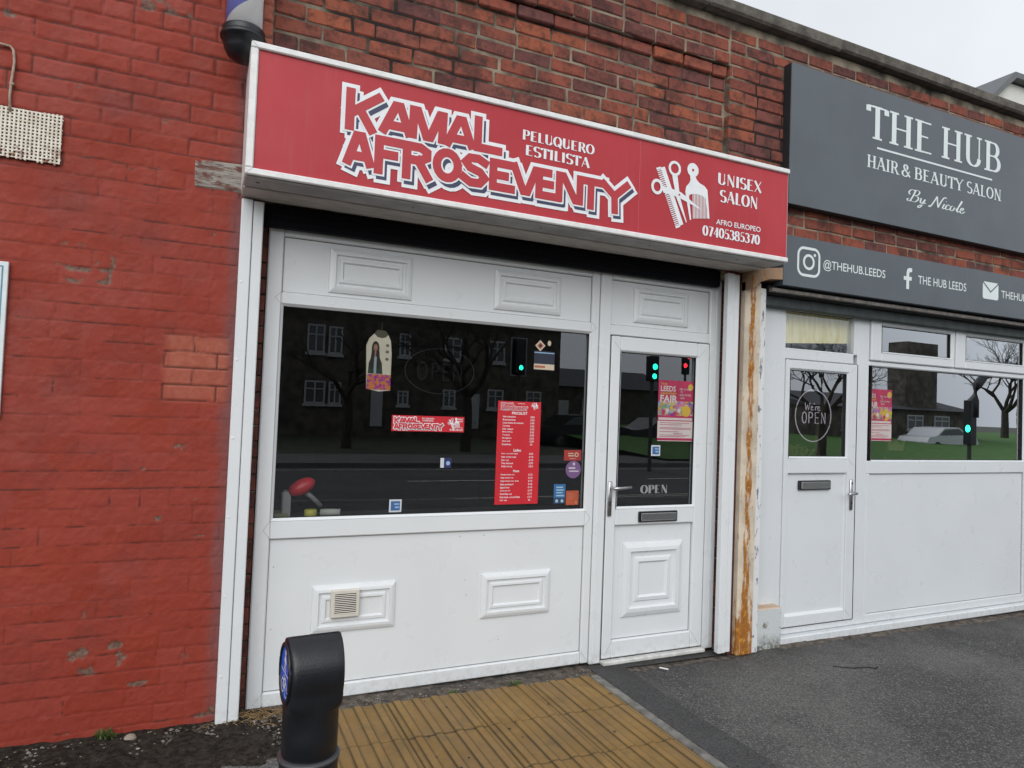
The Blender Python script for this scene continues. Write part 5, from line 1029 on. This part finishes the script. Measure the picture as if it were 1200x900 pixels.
# ------------------------------------------------------------------ far white building beyond the parapet
fb = thing('gabled_building', 'far white building with dark roof edge beyond the parapet', 'building', (20, 10, 0))
kk = (6+3.6)/(10+3.6); zf = lambda z: 1.56+(z-1.56)*kk
b = MB(); b.prism([(23.0*kk-.02, -.45), (30, -.45), (30, zf(13.30)), (23.78*kk, zf(12.88)), (22.98*kk, zf(12.27))], 6, 14); b.build('wall', plain('white_render', (.62, .62, .58), .9, var=.06, scale=1), fb)
b = MB(); P = [(22.6*kk, zf(11.98)), (23.74*kk, zf(12.92)), (30.2, zf(13.36))]
b.prism(P+[(30.2, zf(13.62)), (23.66*kk, zf(13.10)), (22.5*kk, zf(12.10))], 5.8, 14.2); b.build('roof', plain('grey_slate_roof', (.12, .125, .13), .7), fb)

# ------------------------------------------------------------------ the street opposite, seen mirrored in the shop windows
M_STN = plain('dark_gritstone', (.085, .075, .062), .95, var=.45, scale=2.5, bump=.02, bscale=9); M_SLT = plain('slate_roof', (.06, .06, .065), .8, var=.3, scale=3); M_WFR = plain('white_window_frame', (.42, .43, .43), .5); M_HGL = plain('house_glass', (.09, .10, .11), .12); M_TER = plain('red_roof_tile', (.20, .075, .055), .85, var=.3, scale=3)
def win(mb, x0, x1, z0, z1, y, kids):
    f = MB(); t = .07
    for a in ((x0, x0+t, z0, z1), (x1-t, x1, z0, z1), (x0+t, x1-t, z0, z0+t), (x0+t, x1-t, z1-t, z1), ((x0+x1)/2-.03, (x0+x1)/2+.03, z0+t, z1-t), (x0+t, x1-t, z0+(z1-z0)*.62, z0+(z1-z0)*.62+.05)): f.box(a[0], a[1], y, y+.06, a[2], a[3])
    f.box(x0-.06, x1+.06, y-.02, y+.1, z0-.12, z0-.003); kids.append((f, x0, x1, z0, z1))
def house(x0, x1, y, eave, ridge, wins, doors, label, roofm=M_SLT, chim=True, group=None):
    t = thing('terraced_house', label, 'house', ((x0+x1)/2, y, 0), group)
    b = MB(); b.box(x0, x1, y-7, y-.001, -.36, eave); b.prism([], 0, 0) if False else None
    wl = b.build('wall', M_STN, t)
    b = MB(); v = [(x0-.1, y+.3, eave-.05), (x1+.1, y+.3, eave-.05), (x1+.1, y-3.5, ridge), (x0-.1, y-3.5, ridge), (x0-.1, y-7.3, eave-.05), (x1+.1, y-7.3, eave-.05)]
    b.add(v, [(0, 1, 2, 3), (3, 2, 5, 4), (0, 3, 4), (1, 5, 2), (0, 4, 5, 1)]); rf = b.build('roof', roofm, t)
    if chim: b = MB(); b.box(x0+.5, x0+1.4, y-4, y-3, ridge-.6, ridge+1.0); b.build('chimney', M_STN, rf)
    for (a, c_, z0, z1) in wins:
        kids = []; win(None, a, c_, z0, z1, y+.002, kids); fo = kids[0][0].build('window', M_WFR, t)
        b = MB(); b.add([(a, y+.02, z0), (c_, y+.02, z0), (c_, y+.02, z1), (a, y+.02, z1)], [(3, 2, 1, 0)]); b.build('pane', M_HGL, fo)
    for (a, c_) in doors: b = MB(); b.box(a, c_, y+.002, y+.06, .45, 2.05); b.box(a+.12, c_-.12, y+.055, y+.075, 1.4, 1.85); b.build('door', M_WFR, t)
YT = -25.94; GT = 'stone terraced houses across the road'
house(-9.0, -3.2, YT, 5.6, 8.2, [(-8.2, -7.2, 3.5, 4.7), (-6, -5, 3.5, 4.7), (-8.2, -7.0, 1.35, 2.3), (-5.8, -4.6, 1.35, 2.3)], [(-4.4, -3.6)], 'dark stone terraced house mirrored at the far left of the window', group=GT)
house(-3.2, 2.9, YT, 5.6, 8.2, [(-2.4, -1.4, 3.5, 4.7), (.4, 1.4, 3.5, 4.7), (-2.4, -1.2, 1.35, 2.3), (.4, 1.4, 1.35, 2.3)], [(1.75, 2.6)], 'dark stone terraced house mirrored at the window left edge', group=GT)
house(2.9, 9.2, YT, 5.6, 8.2, [(3.94, 4.66, 3.52, 4.70), (4.82, 5.40, 3.50, 4.66), (3.92, 4.76, 1.36, 2.32), (4.90, 5.42, 1.36, 2.30), (7.9, 8.40, 1.42, 2.06), (7.9, 8.4, 3.6, 4.6)], [(6.73, 7.24)], 'dark stone terraced house with paired windows mirrored in the wide window', group=GT)
house(9.2, 16.0, YT, 5.4, 7.8, [(10.0, 10.6, 1.4, 2.2), (12.2, 13.0, 1.4, 2.3), (14.2, 15.0, 1.4, 2.3), (10.0, 10.8, 3.6, 4.6), (12.2, 13.0, 3.6, 4.6)], [(11.1, 11.8)], 'dark stone terraced house mirrored behind the price list', group=GT)
house(16.0, 29, YT-8, 3.0, 4.3, [(18, 19.2, 1.3, 2.3), (22, 23.2, 1.3, 2.3)], [(20.2, 21.0)], 'low stone house mirrored at the right edge of the wide window', M_SLT)
house(29.5, 43.5, -23, 2.3, 3.15, [(32.0, 33.4, 1.0, 1.9), (37.4, 38.8, 1.1, 1.95), (39.8, 41.2, 1.1, 1.95)], [(35.2, 36)], 'stone house with broad chimney mirrored in the second salon window', M_SLT, False, None)
b = MB(); b.box(37.85, 40.65, -24.6, -23.4, 2.3, 6.3); tag(b.build('chimney_stack', M_STN), 'broad stone chimney block on the house mirrored in the second salon', 'chimney')
def branch(b, p, d, l, r, depth):
    q = p+d*l; b.tube([tuple(p), tuple(p+d*l*.5+Vector((random.gauss(0, .05), random.gauss(0, .05), 0))*l), tuple(q)], [r, r*.85, r*.68], 5, 0, False)
    if depth == 0: return
    for i in range(random.choice((2, 3, 3))):
        e = (d+Vector((random.gauss(0, .55), random.gauss(0, .55), random.gauss(.12, .35)))).normalized(); branch(b, q if i else p+d*l*random.uniform(.6, .95), e, l*random.uniform(.6, .85), r*.58, depth-1)
M_BARK = plain('winter_bark', (.045, .038, .030), .95, var=.3, scale=5)
for (x, y, h, dpt, lab) in ((8.0, -17.5, 1.9, 6, 'bare winter tree mirrored in the wide salon window'), (4.3, -18.5, 1.6, 5, 'thin bare tree mirrored below the house windows'), (21.6, -15.2, 1.7, 7, 'bare winter tree mirrored in the second salon door'), (44.5, -19.5, 2.6, 7, 'bare winter tree mirrored at the right of the second salon'), (52, -26, 2.6, 7, 'distant bare tree mirrored in the small top windows')):
    t = thing('bare_tree', lab, 'tree', (x, y, 0), 'bare trees across the road'); b = MB(); b.tube([(x, y, -.3), (x+.05, y, h*.6), (x, y, h)], [h*.11, h*.09, h*.08], 8); b.build('trunk', M_BARK, t)
    b = MB()
    for i in range(4): branch(b, Vector((x, y, h*.93)), Vector((random.gauss(0, .5), random.gauss(0, .5), 1)).normalized(), h*.62, h*.055, dpt-1)
    b.build('crown', M_BARK, t)
M_CAR = plain('black_car_paint', (.010, .010, .012), .18, var=.1); M_TYR = plain('tyre_rubber', (.015, .015, .015), .8)
M_CARW = plain('pale_car_paint', (.55, .56, .57), .25)
def car(x, y, lab, pm=None):
    t = thing('parked_car', lab, 'car', (x, y, -.09), 'cars across the road'); z = -.09
    b = MB(); P = [(-2.1, .28), (-2.12, .62), (-1.95, .86), (-1.35, .95), (-.75, 1.36), (.45, 1.42), (1.25, 1.02), (1.95, .88), (2.12, .62), (2.1, .28)]
    b.prism([(x+p[0], z+p[1]) for p in P], y-.86, y+.86); b.build('body', pm or M_CAR, t)
    b = MB(); b.prism([(x-1.18, z+.98), (x-.70, z+1.30), (x+.40, z+1.35), (x+1.02, z+1.02)], y-.868, y+.868); b.build('window', M_HGL, t)
    for sx in (-1.3, 1.32):
        for sy in (-1, 1):
            b = MB(); b.prism([(x+sx+.32*math.cos(i*math.pi/12), z+.32+.32*math.sin(i*math.pi/12)) for i in range(24)], y+sy*.78-.11, y+sy*.78+.11); wh = b.build('wheel', M_TYR, t)
            b = MB(); b.prism([(x+sx+.2*math.cos(i*math.pi/8), z+.32+.2*math.sin(i*math.pi/8)) for i in range(16)], y+sy*.9-.012, y+sy*.9+.012); b.build('rim', M_CHROME, wh)
car(14.6, -21.5, 'dark car mirrored beside the price list'); car(18.6, -21.0, 'dark car mirrored low in the salon door glass')
car(36.6, -20.6, 'pale car mirrored on the green bank in the second salon window', M_CARW)
M_GRN = emit('green_lamp', (.02, .9, .45), 9.0); M_RDL = emit('red_lamp', (1.0, .03, .04), 7.0)
def signal(x, y, z0, z1, lamps, lab, border=False, pole=True):
    t = thing('traffic_light', lab, 'traffic light', (x, y, 0), 'traffic lights across the road'); b = MB(); b.box(x-.15, x+.15, y-.12, y+.10, z0, z1, 0, .02); b.build('head', M_BLACK, t)
    if border:
        b = MB(); b.box(x-.26, x+.26, y-.10, y-.09, z0-.08, z1+.08, 0); b.build('backing_board', M_BLACK, t); b = MB(); b.stroke([(x-.24, z0-.06), (x+.24, z0-.06), (x+.24, z1+.06), (x-.24, z1+.06), (x-.24, z0-.06)], .03, 0, 0, False); b.v = [(p[0], y-.088, p[2]) for p in b.v]; b.f = [q[::-1] for q in b.f]; b.build('white_border', M_WFR, t)
    if pole: b = MB(); b.tube([(x, y-.02, -.2), (x, y-.02, z0+.1)], .055, 10); b.build('pole', M_DARKMET, t)
    if z0 < 1: b = MB(); b.tube([(x+.1, y, z1-.5), (x+.12, y, z1), (x+.28, y, z1+.45), (x+.62, y, z1+.75), (x+1.1, y, z1+.85)], [.16, .15, .13, .12, .10], 10); b.build('hood', M_BLACK, t, True)
    for (lx, lz, m, r) in lamps: b = MB(); b.blob((lx, y+.10, lz), (r, .03, r), 0, 14, 8); b.build('lamp', m, t, True)
signal(8.22, -13.94, 2.50, 3.46, [(8.22, 2.66, M_GRN, .07)], 'bordered traffic light mirrored near the top of the wide window', True)
signal(11.34, -11.94, 2.40, 3.10, [(11.35, 2.80, M_GRN, .085), (11.34, 2.54, M_GRN, .075)], 'green traffic light mirrored in the salon door glass')
signal(18.86, -19.94, 3.2, 4.35, [(18.94, 3.98, M_RDL, .11), (18.78, 3.58, M_RDL, .10)], 'red traffic light mirrored in the salon door glass')
signal(20.45, -8.94, .95, 2.25, [(20.18, 1.42, M_GRN, .10)], 'hooded traffic light pole mirrored in the second salon window')
